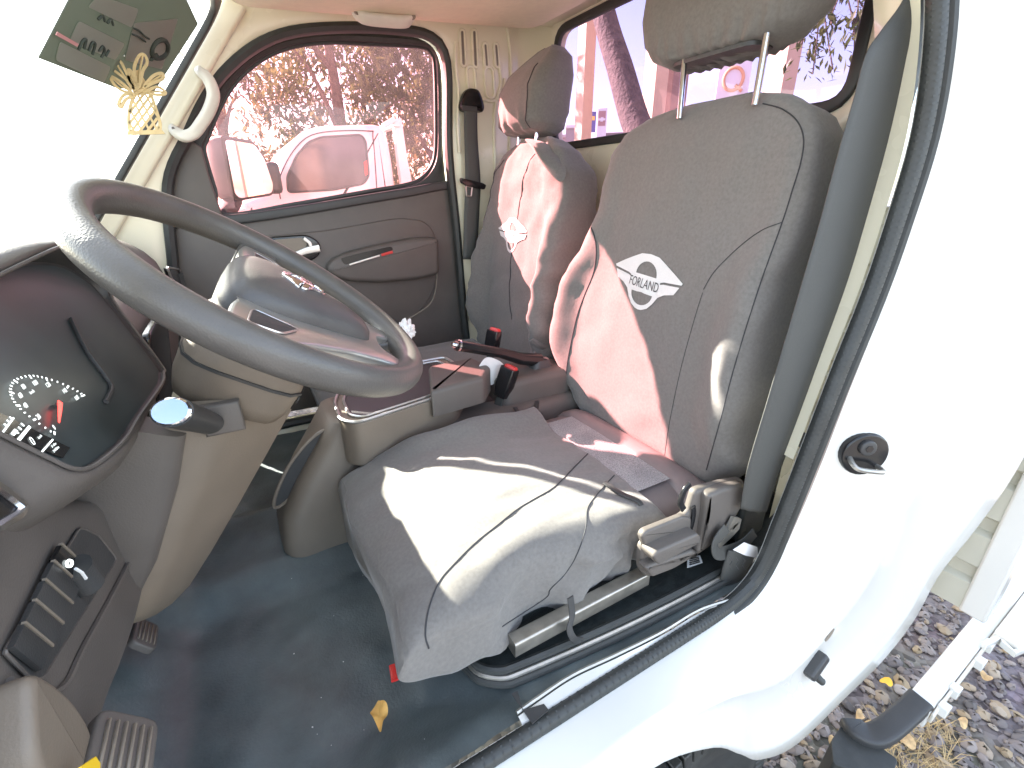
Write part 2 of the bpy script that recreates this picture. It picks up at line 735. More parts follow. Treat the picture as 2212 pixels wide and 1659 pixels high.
# pressed ribs and slots of the wall behind the far door
ribs = [(997, 72, 137, 9), (1023, 72, 139, 9), (1047, 100, 140, 8), (1070, 101, 140, 8), (1016, 156, 188, 16), (1055, 158, 200, 18)]
for x, y0, y1, w in ribs:
    a, b = at(x, y0, 'y', YF - .02), at(x + 3, y1, 'y', YF - .02)
    hw = w / 2 / 1005 * 2.0
    lp = []
    for k in range(9):
        t = math.pi * k / 8
        lp.append(a + V((hw * math.cos(t), 0, hw * math.sin(t))))
    for k in range(9):
        t = math.pi + math.pi * k / 8
        lp.append(b + V((hw * math.cos(t), 0, hw * math.sin(t))))
    fr = sweep([p + V((0, -.004, 0)) for p in lp], circ(.0055, 6), True)
    obj('pressed_rib', *fr, PAINT, cab)
    obj('rib_slot', *slab([p * .55 + (a + b) * .225 + V((0, -.0005, 0)) if w > 12 else V(((p.x - (a.x if p.z > (a.z + b.z) / 2 else b.x)) * .45 + (a.x if p.z > (a.z + b.z) / 2 else b.x), p.y - .0070, p.z)) for p in lp], (0, .02, 0)), DASH_L if w < 12 else PAINT, cab)  # narrow slots greyed to stand in for the shade in their recess
# long swages
for pts in ([(985, 90), (984, 140), (990, 200), (988, 260), (992, 330)], [(1078, 140), (1082, 180), (1070, 230), (1068, 300), (1072, 420)], [(1040, 215), (1065, 218), (1085, 205), (1090, 170)], [(1096, 60), (1103, 120), (1104, 230), (1100, 330)]):
    P = csp([at(x, y, 'y', YF - .024) for x, y in pts], 24)
    obj('swage_line', *tube(P, .006, 8), PAINT, cab)

# chamfered corner and rear wall with its window
ZT = 2.12
obj('corner_panel', *loft([[(1.025, YF - .018, z), (1.05, YF - .025, z), (1.08, YF - .042, z), (1.11, YF - .07, z), (XR, YF - .105, z)] for z in (.6, 1.0, 1.4, 1.8, 2.1)], False, False), PAINT, cab)
obj('corner_panel', *loft([[(.99, YS + .10, z), (1.05, YS + .11, z), (1.10, YS + .13, z), (XR, YS + .16, z)] for z in (.6, 1.0, 1.4, 1.8, 2.1)], False, False), PAINT, cab)
a0 = at(1203, 200, 'x', XR)
a1 = at(1225, 316, 'x', XR)
a2 = at(1866, 100, 'x', XR)
a3 = at(1222, 60, 'x', XR)
RW = rloop([(XR, a0.y, a1.z), (XR, a2.y, a1.z), (XR, a2.y, a3.z), (XR, a0.y, a3.z)], .055, 7)
RW = resample(RW, 150)
cy_, cz_ = (a0.y + a2.y) / 2, (a1.z + a3.z) / 2
rot = lambda P: [V((p.y, 0, p.z)) for p in P]
out_ = polar(rot(RW), [(YS + .16, 1.30), (YF - .105, 1.30), (YF - .105, ZT), (YS + .16, ZT)], (cy_, cz_))
O2 = [V((XR, q[0], q[1])) for q in out_]
step = [V((XR - .012, (p.y - cy_) * 1.03 + cy_, (p.z - cz_) * 1.14 + cz_)) for p in RW]
step2 = [V((XR - .014, (p.y - cy_) * 1.045 + cy_, min((p.z - cz_) * 1.3 + cz_, 2.1))) for p in RW]
n_ = len(RW)
vs = [p + V((.03, 0, 0)) for p in RW] + RW + step + step2 + O2
obj('rear_wall', vs, [(k * n_ + i, k * n_ + (i + 1) % n_, (k + 1) * n_ + (i + 1) % n_, (k + 1) * n_ + i) for k in range(4) for i in range(n_)], PAINT, cab, sharp=70)
obj('rear_wall_panel', *grid(lambda u, v: (XR - .006 * math.sin(math.pi * v) ** 2, YS + .16 + u * (YF - YS - .265), .6 + v * .7), 12, 10), PAINT, cab)
rw = obj('rear_window', *sheet([p + V((.004, 0, 0)) for p in RW]), G_REAR, cab, smooth=False)
obj('window_seal', *sweep([p + V((-.004, 0, 0)) for p in RW], rect(.026, .018, .006), True, up=V((1, 0, 0))), RUBBER, rw)

# roof shell and headliner
rz = lambda x: 2.03 + .055 * smooth01(0, 1.0, x)
obj('roof', *grid(lambda u, v: (.03 + u * 1.17, .36 + v * 1.44, rz(.03 + u * 1.17) + .03 - .07 * abs(2 * v - 1) ** 8), 14, 25), PAINT, cab)
hz = lambda x: 1.932 + .085 * smooth01(-.25, 1.15, x)
hl = rloop([(.10, 1.61, 0), (1.02, 1.62, 0), (1.02, .52, 0), (.10, .52, 0)], .07, 6)
hb = [[V((p.x + (.02 if False else 0), p.y, hz(p.x) + .06)) for p in hl], [V((p.x, p.y, hz(p.x) + .012)) for p in hl]]
hc = V((.56, 1.065, 0))
for ins, dz in ((.006, .004), (.016, 0), (.12, -.006), (.3, -.01)):
    hb.append([V((p.x + (hc.x - p.x) * ins * 1.2, p.y + (hc.y - p.y) * ins, hz(p.x) + dz)) for p in hl])
obj('headliner', *loft(hb), HEADLINER, cab, sharp=50)
obj('rear_roof_rail', *box((1.10, YC, 2.075), (.13, 1.2, .05)), PAINT, cab, bevel=.02)
# near roof rail and near windscreen pillar complete the door opening
obj('near_roof_rail', *sweep(csp([(.06, YS + .06, 1.95), (.3, YS + .05, 2.0), (.6, YS + .045, 2.02), (.84, YS + .045, 2.0)], 16), rect(.07, .09, .02), up=V((0, 1, 0))), PAINT, cab)
obj('near_windscreen_pillar', *sweep([ws(z, .44) + V((.03, 0, 0)) for z in (1.2, 1.4, 1.6, 1.8, 1.96)], rect(.06, .07, .02), up=V((0, 1, 0))), PAINT, cab)
# nose panel below the windscreen keeps the daylight out of the footwell
obj('nose_panel', *loft([[(ws(WB).x - .02, y, WB + .01), (-.48, y, 1.30), (-.56, y, 1.0), (-.56, y, .5)] for y in (.30, .6, 1.1, 1.6, 1.85)], False, False), PAINT_OUT, cab)
obj('firewall', *loft([[(-.38, y, 1.35), (-.40, y, 1.0), (-.36, y, .80), (-.27, y, .69)] for y in (.38, .8, 1.3, 1.78)], False, False), VINYL, cab)

# floor covering
def fz(x, y):
    z = .690
    near = 1 - smooth01(.40, .56, y)
    rear = smooth01(.10, .30, x)
    z += .068 * max(near * smooth01(-.2, .1, x), rear)
    tun = smooth01(.90, 1.0, y) * (1 - smooth01(1.2, 1.3, y))
    z += .04 * tun
    z += .20 * (1 - smooth01(-.40, -.20, x)) * .6
    z += .004 * fbm((x, y, 0), 5) + .003 * fbm((x, y, 3), 14)
    return z


obj('floor', *grid(lambda u, v: (-.40 + u * 1.55, YS + .012 + v * 1.36, fz(-.40 + u * 1.55, YS + .012 + v * 1.36)), 130, 110), VINYL, cab, sharp=180)
# seat platform with its rubber-edged lip
pl = [at(x, y, 'z', .772) for x, y in ((1005, 1405), (1030, 1440), (1075, 1452), (1130, 1435), (1300, 1362), (1440, 1295), (1560, 1232), (1640, 1190))]
pl = csp(pl, 40)
pl_full = pl + [V((1.1, .43, .772)), V((1.1, 1.0, .772)), V((.22, 1.0, .772))]
obj('seat_platform', *slab([V((p.x, p.y + .004, .70)) for p in pl_full], (0, 0, .078)), PLAT, cab, smooth=False)
for d, r, zz in ((0, .0075, .775), (-.012, .005, .771), (-.021, .006, .767)):
    P = [p + V((0 if i > 8 else d * (1 - i / 9) * .7, d, 0)) for i, p in enumerate(pl)]
    obj('platform_lip', *tube([V((p.x, p.y, zz)) for p in P], r, 8), RUBBER if d != -.012 else STEEL, cab)
# bare sill strip
st = [at(x, y, 'z', .772) for x, y in ((1118, 1545), (1170, 1508), (1240, 1462), (1330, 1420), (1430, 1370), (1510, 1322), (1575, 1300))]
P = resample(csp(st, 40), 40, False)
vs, fs = [], []
for i, p in enumerate(P):
    vs += [V((p.x, p.y + .002, .766)), V((p.x, p.y - .002, .772)), V((p.x, YS + .002, .770)), V((p.x, YS - .006, .752))]
for i in range(39):
    fs += [tuple(i * 4 + k + o for k, o in ((q, 0), (q + 1, 0), (q + 1, 4), (q, 4))) for q in range(3)]
obj('sill_plate', vs, fs, PAINT_OUT, cab)
obj('vinyl_edge', *tube([V((p.x, p.y + .003, .7735)) for p in P], .0032, 6), STEEL, cab)

# near door jamb: from the seal line out to the skin of the cab
S = [(-.35, .385, .757), (0, .385, .757), (.2, .385, .757), (.4, .385, .757), (.55, .385, .757), (.66, .385, .758), (.725, .385, .768), (.765, .384, .795), (.788, .383, .84), (.803, .383, .90), (.82, .382, .98), (.845, .382, 1.09), (.872, .382, 1.21), (.905, .382, 1.34), (.922, .383, 1.45), (.93, .385, 1.58), (.912, .394, 1.70), (.885, .41, 1.80), (.84, .43, 1.92)]
Oo = [(-.35, .25, .50), (0, .25, .55), (.2, .26, .68), (.36, .256, .742), (.50, .246, .692), (.585, .24, .61), (.665, .238, .525), (.80, .235, .455), (.97, .232, .47), (1.12, .228, .50), (1.21, .224, .58), (1.24, .222, .70), (1.24, .20, .84), (1.24, .182, 1.0), (1.24, .18, 1.2), (1.24, .19, 1.45), (1.24, .21, 1.66), (1.24, .24, 1.82), (1.22, .29, 1.99)]
S = csp(S, 90)
Oo = csp(Oo, 90)
prof = [(0, .006), (.01, .005), (.02, .004), (.06, .0), (.10, -.012), (.16, -.030), (.30, -.040), (.42, -.052), (.52, -.030), (.75, -.012), (.92, -.004), (1.0, 0), (1.0, .035)]
rows = []
for s, q in zip(S, Oo):
    rows.append([V((s.x + (q.x - s.x) * t, s.y + (q.y - s.y) * t + (b if t < .95 else b), s.z + (q.z - s.z) * t)) for t, b in prof])
obj('door_jamb', *loft(rows, False, False), PAINT_OUT, cab, sharp=180)
def outw(P, i):
    t = (P[min(i + 1, len(P) - 1)] - P[max(i - 1, 0)]).normalized()
    n = V((t.z, 0, -t.x))
    return n.normalized()


# the dark rubber seal round the opening, its lip and the pale trim strip beside it
sd = [p + V((0, -.010, 0)) - outw(S, i) * .002 for i, p in enumerate(S)]
obj('near_door_seal', *tube(sd, .0128, 12), RUBBER, cab)


lip = [p + outw(S, i) * .024 + V((0, -.016, 0)) for i, p in enumerate(S)]
obj('seal_lip', *tube(lip, .0085, 8), RUBBER, cab)
lip2 = [p + outw(S, i) * .042 + V((0, -.016, 0)) for i, p in enumerate(S)]
obj('seal_flange', *sweep(lip2, rect(.022, .010, .003), up=V((0, 1, 0))), M('flange_sealer', (.30, .235, .20), .5, var=.1, vs=20), cab)
# fine transverse grooves of the seal
g = []
for k in range(0, 230):
    t = k / 229 * 89
    i = min(int(t), 88)
    p = sd[i].lerp(sd[i + 1], t - i)
    if p.x < .1:
        continue
    d = (sd[i + 1] - sd[i]).normalized()
    g.append(sweep([p - d * .0013, p + d * .0013], circ(.0135, 8)))
obj('seal_ridges', *merge(*g), RUBBER, cab)
# inner pillar trim between seal and belt
obj('pillar_trim', *loft([[(s.x + .006, s.y + .012, s.z), (s.x + .012, s.y + .05, s.z), (s.x + .05, s.y + .09, s.z), (1.0, YS + .112, s.z)] for s in S[52:]], False, False), PAINT, cab)

# door striker on the jamb
from mathutils.bvhtree import BVHTree


def jamb_point(px, py):
    o = bpy.data.objects['door_jamb']
    bm = bmesh.new()
    bm.from_mesh(o.data)
    tr_ = BVHTree.FromBMesh(bm)
    bm.free()
    h = tr_.ray_cast(CAM - ORG[o.name], ray(px, py).normalized())
    n = h[1] if h[1].dot(ray(px, py)) < 0 else -h[1]
    return h[0] + ORG[o.name], n


sc_, sn = jamb_point(1866, 980)
sx = V((0, 0, 1)).cross(sn).normalized()
sy = sn.cross(sx)
stk = thing('door_striker', 'black round door striker plate with wire loop on the white door pillar', 'door striker', sc_)
disc = lambda c, r, n=28, ax=1.0: [c + sx * r * ax * math.cos(2 * math.pi * i / n) + sy * r * math.sin(2 * math.pi * i / n) for i in range(n)]
obj('plate', *fillet_slab(disc(sc_ - sn * .01, .042), sn * .016, .004), BLACKG, stk)
obj('bolt', *fillet_slab(disc(sc_ + sn * .006 + sy * .016 - sx * .003, .015, 20), sn * .007, .003), DARK, stk)
obj('bolt_socket', *slab(disc(sc_ + sn * .0131 + sy * .016 - sx * .003, .007, 6), sn * .001), BLACKG, stk)
lpp = [sc_ + (sn * c_ + sx * a_ + sy * b_) * 1.4 for c_, a_, b_ in ((.003, -.020, -.004), (.015, -.022, -.008), (.020, -.016, -.012), (.020, .010, -.016), (.015, .018, -.017), (.003, .018, -.016))]
obj('loop', *tube(csp(lpp, 24), .0045, 8), STEEL, stk)

# rubber door stop and a pressed slot on the lower jamb
bc, bn = jamb_point(1755, 1432)
bx = V((.62, 0, .42)).normalized()
bx = (bx - bn * bx.dot(bn)).normalized()
by = bn.cross(bx)
bp = thing('door_stop', 'grey rubber door stop plugged into the lower white jamb', 'rubber stop', bc)
R3 = Matrix((bx, by, bn)).transposed()
obj('block', *box(bc + bn * .004, (.058, .022, .03), R3), DARK, bp, bevel=.005)
obj('nub', *tube([bc + bn * .004 - bx * .012 - by * .008, bc + bn * .018 - bx * .016 - by * .020, bc + bn * .02 - bx * .015 - by * .026], .0075, 10), RUBBER, bp)
hc2, _n = jamb_point(1790, 1370)
obj('drain_slot', *slab([hc2 + bn * .001 + bx * .016 * math.cos(t) + by * .005 * math.sin(t) for t in [2 * math.pi * i / 20 for i in range(20)]], bn * .002), DASH_L, cab)

# front wheel under the arch
wh = V((.60, .30, .27))
whl = obj('front_wheel', *loft([[wh + V((0, y, 0)) + V((math.cos(t), 0, math.sin(t))) * r for t in [2 * math.pi * i / 64 for i in range(64)]] for y, r in ((.02, .16), (.0, .19), (.004, .23), (.02, .256), (.05, .27), (.17, .27), (.2, .25), (.21, .16))], True, True), RUBBER, cab)
for i in range(64):
    t = 2 * math.pi * i / 64
    if -1.2 < math.sin(t) < 2 and math.cos(t) > -.6:
        d = V((math.cos(t), 0, math.sin(t)))
        q = V((-d.z, 0, d.x))
        vv, ff = box(wh + d * .256 + V((0, .028, 0)), (.045, .05, .021), Matrix((d, V((0, 1, 0)), q)).transposed())
        obj('tread_lug', vv, ff, RUBBER, whl, bevel=.002, seg=1)

# load bed behind the cab: ribbed headboard, side board, hinges
bed = cab
y0, y1 = .160, 1.95
prof = []
z = .565
while z < 1.40:
    prof += [(1.36, z), (1.36, z + .075), (1.375, z + .085), (1.375, z + .115), (1.36, z + .125)]
    z += .13
obj('bed_headboard', *loft([[(x, y, z) for x, z in prof] for y in (y0, .5, 1.2, y1)], False, False), BEDP, cab, sharp=25)
obj('headboard_post', *box((1.385, y0 + .005, 1.02), (.06, .05, .92)), PAINT_OUT, cab, bevel=.006)
sb = [at(x, y, 'z', .30) for x, y in ((1960, 1500), (2010, 1540), (2260, 1235), (2230, 1180))]
dirx = (sb[3] - sb[0]).normalized()
wy = (sb[1] - sb[0])
obj('bed_side_board', *slab([sb[0], sb[1], sb[1] + dirx * 2.4, sb[0] + dirx * 2.4], (0, 0, -.06)), PAINT_OUT, cab, bevel=.004)
obj('board_edge', *slab([sb[1] + wy * .04, sb[1] + wy * .16, sb[1] + wy * .16 + dirx * 2.4, sb[1] + wy * .04 + dirx * 2.4], (0, 0, -.03)), CREAM_PL, cab, bevel=.002)
for px, py in ((2038, 1532), (2062, 1492), (2116, 1432), (2135, 1395)):
    h = at(px, py, 'z', .29)
    obj('hinge', *box(h, (.028, .022, .03)), PAINT_OUT, cab, bevel=.003)
lt = at(2180, 1330, 'z', .31)
obj('latch_bracket', *sweep([at(x, y, 'z', .31) for x, y in ((2125, 1395), (2155, 1380), (2165, 1390), (2190, 1412), (2215, 1400))], rect(.012, .02, .002), up=V((0, 0, 1))), PAINT_OUT, cab)
obj('latch_plate', *slab([at(x, y, 'z', .33) for x, y in ((2150, 1360), (2205, 1400), (2260, 1330), (2210, 1290))], (0, 0, -.04)), PAINT_OUT, cab, bevel=.004)
# black rubber mud flap on its bent bracket behind the wheel
mf = thing('mud_flap', 'black rubber flap with bent bracket hanging over the gravel behind the cab', 'mud flap', at(1870, 1600, 'z', .0))
obj('bracket', *sweep(csp([at(x, y, 'z', z) for x, y, z in ((1990, 1510, .30), (1950, 1548, .27), (1910, 1580, .25), (1880, 1590, .24), (1850, 1577, .24), (1838, 1560, .24))], 24), rect(.055, .03, .01), up=V((0, 0, 1))), DARK, mf)
fl = [at(x, y, 'z', .235) for x, y in ((1822, 1560), (1870, 1590), (1940, 1640), (1925, 1690), (1800, 1650), (1795, 1600))]
obj('flap', *slab(rloop(fl, .008, 3), (.01, .01, -.2)), RUBBER, mf, bevel=.004)

# ------------------------------------------------------------------ passenger door
YDr = YF + .030                    # inner face of the door frame
door = thing('side_door', 'closed passenger door with dark grey trim and pink tinted window', 'car door', (.3, YF, .72))
wp = [(447, 302), (440, 318), (447, 350), (465, 410), (485, 463), (640, 440), (800, 412), (870, 400), (905, 388), (930, 362), (940, 325), (941, 240), (938, 140), (930, 115), (908, 102), (800, 96), (720, 92), (650, 98), (590, 116), (540, 148), (500, 190), (470, 245)]
YG = YF + .05
WL = resample(csp([at(x, y, 'y', YG) for x, y in wp], 220, True), 140)
# roll the loop so that both start in the same direction
import_c = V((.30, YG, 1.66))


def align(A, B, c):
    ang = lambda p: math.atan2(p.z - c.z, p.x - c.x)
    a0 = ang(A[0])
    k = min(range(len(B)), key=lambda i: abs(((ang(B[i]) - a0 + math.pi) % (2 * math.pi)) - math.pi))
    B = B[k:] + B[:k]
    return B


belt = [at(x, y, 'y', YDr) for x, y in ((340, 470), (450, 468), (500, 474), (640, 455), (800, 428), (880, 415), (930, 405), (975, 398))]
# upper window frame: dark ring between the glass and the door opening
up = [p for p in OPEN if p.z > 1.40]
fo = polar(WL, [(p.x, p.z) for p in OPEN], (.30, 1.62))
FO = [V((q[0] * .985 + .30 * .015, YDr, max(q[1] * .985 + 1.62 * .015, 1.36))) for q in fo]
FM = [V((p.x * .45 + q.x * .55, YDr - .008, p.z * .45 + q.z * .55)) for p, q in zip(WL, FO)]
FI = [V((p.x * .9 + q.x * .1, YDr - .002, p.z * .9 + q.z * .1)) for p, q in zip(WL, FO)]
n_ = len(WL)
WLi = [p + V((0, .004, 0)) for p in WL]
vs = FO + FM + FI + WLi
fr = obj('window_frame', vs, [(k * n_ + i, k * n_ + (i + 1) % n_, (k + 1) * n_ + (i + 1) % n_, (k + 1) * n_ + i) for k in range(3) for i in range(n_)], RUBBER, door, sharp=50)
obj('window_glass', *sheet([p + V((0, .006, 0)) for p in WL]), G_SIDE, door, smooth=False)
obj('glass_channel', *sweep([p + V((0, -.002, 0)) for p in WL], rect(.012, .014, .003), True, up=V((0, 1, 0))), DARK, door)
# outer door skin closes the door below the glass
obj('outer_skin', *slab([V((-.2, YF + .10, .72)), V((.78, YF + .10, .72)), V((.80, YF + .10, 1.5)), V((-.05, YF + .10, 1.43)), V((-.2, YF + .10, 1.43))], (0, .01, 0)), PAINT_OUT, door)
# trim panel with raised fields
tp = [V((-.20, YDr, .76))] + [V((-.20, YDr, 1.35)), at(395, 478, 'y', YDr)] + belt[2:] + [V((.80, YDr, 1.2)), V((.79, YDr, .80)), V((.74, YDr, .74))]
obj('trim_panel', *fillet_slab(rloop(tp, .01, 2), (0, -.016, 0), .006), DASH, door)
bl = [p + V((0, -.018, 0)) for p in belt[1:]]
obj('belt_moulding', *sweep(csp(bl, 20), rect(.03, .02, .007), up=V((0, 1, 0))), DARK, door)
TI = YDr - .016
rec = [at(x, y, 'y', TI) for x, y in ((520, 515), (700, 498), (860, 470), (915, 476), (938, 500), (945, 560), (942, 610), (925, 650), (890, 690), (700, 720), (500, 700))]
obj('padded_field', *fillet_slab(rloop(rec, .03, 5), (0, -.008, 0), .006), DASH, door)
# mirror quarter trim
q3 = [at(x, y, 'y', YDr - .004) for x, y in ((404, 300), (436, 318), (452, 380), (482, 470), (380, 490), (352, 440))]
obj('quarter_trim', *fillet_slab(rloop(q3, .012, 4), (0, -.016, 0), .006), DASH, door)
# inner handle
TH = TI - .009
hb_ = [at(x, y, 'y', TH) for x, y in ((578, 512), (662, 506), (690, 522), (694, 544), (680, 560), (600, 578), (588, 560))]
hnd = obj('handle_bezel', *fillet_slab(rloop(hb_, .018, 5), (0, -.008, 0), .005), BLACKG, door)
hp = [at(x, y, 'y', TH - .0085) for x, y in ((588, 518), (656, 513), (664, 530), (650, 545), (600, 560), (594, 545))]
obj('handle_recess', *slab(rloop(hp, .012, 4), (0, -.001, 0)), DASH_L, hnd)
lv = csp([at(x, y, 'y', TH - .014) for x, y in ((600, 566), (625, 556), (650, 546), (668, 540), (690, 536))], 16)
obj('handle_lever', *sweep(lv, rect(.020, .008, .003), up=V((0, 1, 0)), scale=[.7 + .6 * smooth01(0, 1, i / 15) for i in range(16)]), SATIN, hnd)
obj('handle_arm', *sweep([at(x, y, 'y', TH - .014) for x, y in ((656, 515), (668, 524), (674, 538))], rect(.012, .008, .002), up=V((0, 1, 0))), SATIN, hnd)
# armrest with pocket
ar = [at(x, y, 'y', TH) for x, y in ((700, 580), (712, 560), (740, 546), (800, 530), (860, 518), (895, 512), (940, 512), (942, 590), (900, 600), (820, 608), (755, 606), (718, 597))]
arm = obj('armrest', *fillet_slab(rloop(ar, .02, 4), (0, -.045, 0), .018, 5), DASH, door)
ap = [at(x, y, 'y', TH - .0455) for x, y in ((735, 558), (790, 544), (845, 532), (850, 540), (800, 555), (745, 572))]
obj('pull_pocket', *slab(rloop(ap, .008, 3), (0, -.0008, 0)), BLACKG, arm)
obj('switch_trim', *sweep([at(x, y, 'y', TH - .047) for x, y in ((755, 572), (800, 558), (820, 552))], rect(.006, .004, .001), up=V((0, 1, 0))), SATIN, arm)
obj('red_reflector', *sweep([at(x, y, 'y', TH - .047) for x, y in ((824, 551), (848, 544))], rect(.009, .004, .001), up=V((0, 1, 0))), RED, arm)
sp = [at(x, y, 'y', TI - .0095) for x, y in ((880, 690), (925, 650), (935, 600), (930, 640), (900, 690), (890, 720), (860, 720))]
obj('lower_crease', *tube(csp([at(x, y, 'y', TI - .010) for x, y in ((945, 560), (942, 620), (930, 655), (905, 675), (880, 690))], 20), .003, 6), DASH_L, door)

# outside mirror of the passenger door, seen through the glass
mir = thing('wing_mirror', 'black passenger wing mirror seen through the pink side window', 'wing mirror', at(520, 400, 'y', YF + .16))
ym = YF + .17
mg0 = rloop([at(x, y, 'y', ym) for x, y in ((480, 304), (545, 309), (570, 340), (592, 400), (588, 418), (512, 430), (502, 420))], .012, 4)
mc = sum(mg0, V((0, 0, 0))) / len(mg0)
mt_, mn_ = V((math.cos(.83), math.sin(.83), 0)), V((math.sin(.83), -math.cos(.83), .02)).normalized()
mg = [mc + mt_ * (p.x - mc.x) * (1.55 if p.x < mc.x else 1.40) + V((0, 0, p.z - mc.z)) for p in mg0]
rows = []
for s_, d in ((.55, -.11), (.85, -.09), (1.05, -.05), (1.10, -.015), (1.09, .006), (1.02, .009)):
    rows.append([mc + (p - mc) * s_ + mn_ * d for p in mg])
obj('housing', *loft(rows), DARK, mir)
obj('mirror_glass', *sheet([mc + (p - mc) * .97 + mn_ * .0105 for p in mg]), MIRROR, mir, smooth=False)
obj('arm', *sweep(csp([mc + V((-.06, .0, -.05)), at(500, 440, 'y', YF + .12), at(470, 470, 'y', YF + .06)], 10), rect(.05, .04, .012), up=V((0, 0, 1))), DARK, mir)

# ------------------------------------------------------------------ grab handles
gh = thing('grab_handle', 'cream grab handle on the far windscreen pillar', 'grab handle', at(420, 220, 'y', YF - .03), 'cream grab handles')
Y0 = YF - .022
gp = [at(432, 158, 'y', Y0), at(436, 157, 'y', Y0 - .035), at(452, 175, 'y', Y0 - .045), at(461, 205, 'y', Y0 - .048), at(452, 238, 'y', Y0 - .048), at(436, 265, 'y', Y0 - .046), at(418, 288, 'y', Y0 - .045), at(397, 294, 'y', Y0 - .044), at(380, 284, 'y', Y0 - .03), at(374, 276, 'y', Y0)]
obj('grip', *sweep(csp(gp, 48), rect(.030, .024, .010), up=V((.5, -.8, .2))), CREAM_PL, gh)
for a in ((431, 158), (374, 277)):
    obj('screw', *slab([at(*a, 'y', Y0 - .044) + V((.0035 * math.cos(t), -.002, .0035 * math.sin(t))) for t in [i * math.pi / 5 for i in range(10)]], (0, .004, 0)), DASH, gh)
gh2 = thing('grab_handle', 'cream grab handle on the headliner above the far door window', 'grab handle', at(825, 20, 'y', 1.58), 'cream grab handles')
yh = 1.56
a, b = at(768, 12, 'y', yh), at(886, 24, 'y', yh)
gp = [a + V((0, 0, .03)), a + V((.004, -.0, -.012)), a.lerp(b, .12) + V((0, -.01, -.028)), a.lerp(b, .5) + V((0, -.012, -.031)), a.lerp(b, .88) + V((0, -.01, -.028)), b + V((-.004, 0, -.012)), b + V((0, 0, .03))]
obj('grip', *sweep(csp(gp, 40), rect(.034, .018, .008), up=V((0, -.6, -.8))), CREAM_PL, gh2)
for p in (a, b):
    obj('screw_cover', *slab([p + V((.010 * math.cos(t), -.016, .008 * math.sin(t) - .016)) for t in [i * math.pi / 8 for i in range(16)]], (0, .006, 0)), DASH_L, gh2)

# ------------------------------------------------------------------ seats
def pillow(rows, nt=40, p=5.0, disp=None, pb=None):
    pb = pb or p
    """closed loft: every row = (centre, side axis, front axis, half width, front depth, back depth, bolster, bolster start)"""
    out = []
    for c, ax, fr, a, df, db, bol, bs in rows:
        loop = []
        for k in range(nt + 1):
            t = -math.cos(math.pi * k / nt)
            t = math.copysign(abs(t) ** .85, t)
            s = max(0, 1 - abs(t) ** p) ** (1 / p)
            w = (df + bol * smooth01(bs, bs + .28, abs(t))) * s
            loop.append(V(c) + V(ax) * a * t + V(fr) * w)
        for k in range(nt - 1, 0, -1):
            t = -math.cos(math.pi * k / nt)
            s = max(0, 1 - abs(t) ** pb) ** (1 / pb)
            loop.append(V(c) + V(ax) * a * t - V(fr) * db * s)
        out.append(loop)
    if disp:
        out = [[q + disp(q) for q in r] for r in out]
    return out


def backrest_surface(yc, x0, tab_a, zt=1.672, zb=.885, df=.055, db=.15, mirror=1, lean=0., bolst=.072, nrow=64, wr=1.0, seed=0.):
    """rows of the backrest loft; front plane leans back with height"""
    fx = lambda z: x0 + .125 * (z - .95)
    fr = V((-1, 0, .125)).normalized()
    rows = []
    for i in range(nrow):
        u = i / (nrow - 1)
        z = zb + (zt - zb) * (1 - math.cos(math.pi * u)) / 2
        e = max(0, 1 - abs(2 * u - 1) ** 7) ** (1 / 3)
        et = max(.02, min(1, ((zt - z) / .09)) if z > zt - .09 else 1) ** .45
        eb = max(.03, min(1, ((z - zb) / .05)) if z < zb + .05 else 1) ** .5
        ee = min(et, eb)
        bol = bolst * smooth01(.93, 1.10, z) * (1 - smooth01(1.22, 1.52, z)) + .010
        rows.append((V((fx(z) + df, yc + lean * smooth01(.92, 1.10, z) * (1 - smooth01(1.2, 1.48, z)), z)), V((0, 1, 0)), fr, interp(tab_a, z), df * ee, db * ee * (1.0 - .25 * smooth01(1.3, 1.65, z)), bol * ee, .62))

    def disp(q):
        n1 = fbm((q.x * 3 + seed, q.y * 5, q.z * 4), 1.6) * .005
        n2 = fbm((q.x * 4 + seed, q.y * 7 + q.z * 3, q.z * 9), 2.2) * .0032
        side = smooth01(.16, .26, abs(q.y - yc))
        n3 = math.sin(q.z * 70 + 6 * fbm((q.x, q.y, q.z), 4)) * .003 * side * smooth01(.85, 1.0, q.z) * (1 - smooth01(1.3, 1.5, q.z))
        return fr * (n1 + n2) * wr + V((0, math.copysign(1, q.y - yc), 0)) * n3 * wr
    return rows, disp


def on_surface(loft_obj, pts, n=(-1, 0, .1), off=.0015, dirn=None):
    """drop points onto the front of a seat cover along the seat's own normal"""
    from mathutils.bvhtree import BVHTree
    bm = bmesh.new()
    bm.from_mesh(loft_obj.data)
    tree = BVHTree.FromBMesh(bm)
    bm.free()
    o = ORG[loft_obj.name]
    d = V(dirn) if dirn else -V(n).normalized()
    res = []
    for p in pts:
        hit = tree.ray_cast(V(p) - o - d * .6, d)
        res.append((hit[0] + o - d * off) if hit[0] else V(p))
    return res


def emblem_shape():
    """the badge printed on the seat covers: outer shape, two openings, two slits (unit square, y up)"""
    A = [(0, .90), (.25, .86), (.48, .70), (.72, .52), (1, .30), (.98, .24), (.52, .17), (.43, .12), (.43, .06), (.52, .10), (.95, .16), (.86, -.10), (.62, -.20), (.46, -.34), (.36, -.60), (.24, -.80), (.1, -.90), (0, -.92)]
    A = A + [(-x, y) for x, y in reversed(A[1:-1])]
    B = [(.30 * math.cos(t), .22 + .44 * math.sin(t)) for t in [math.pi * i / 14 for i in range(15)]]
    Cc = [(.30 * math.cos(t), -.36 + .40 * math.sin(t)) for t in [math.pi + math.pi * i / 14 for i in range(15)]]
    return A, B, Cc


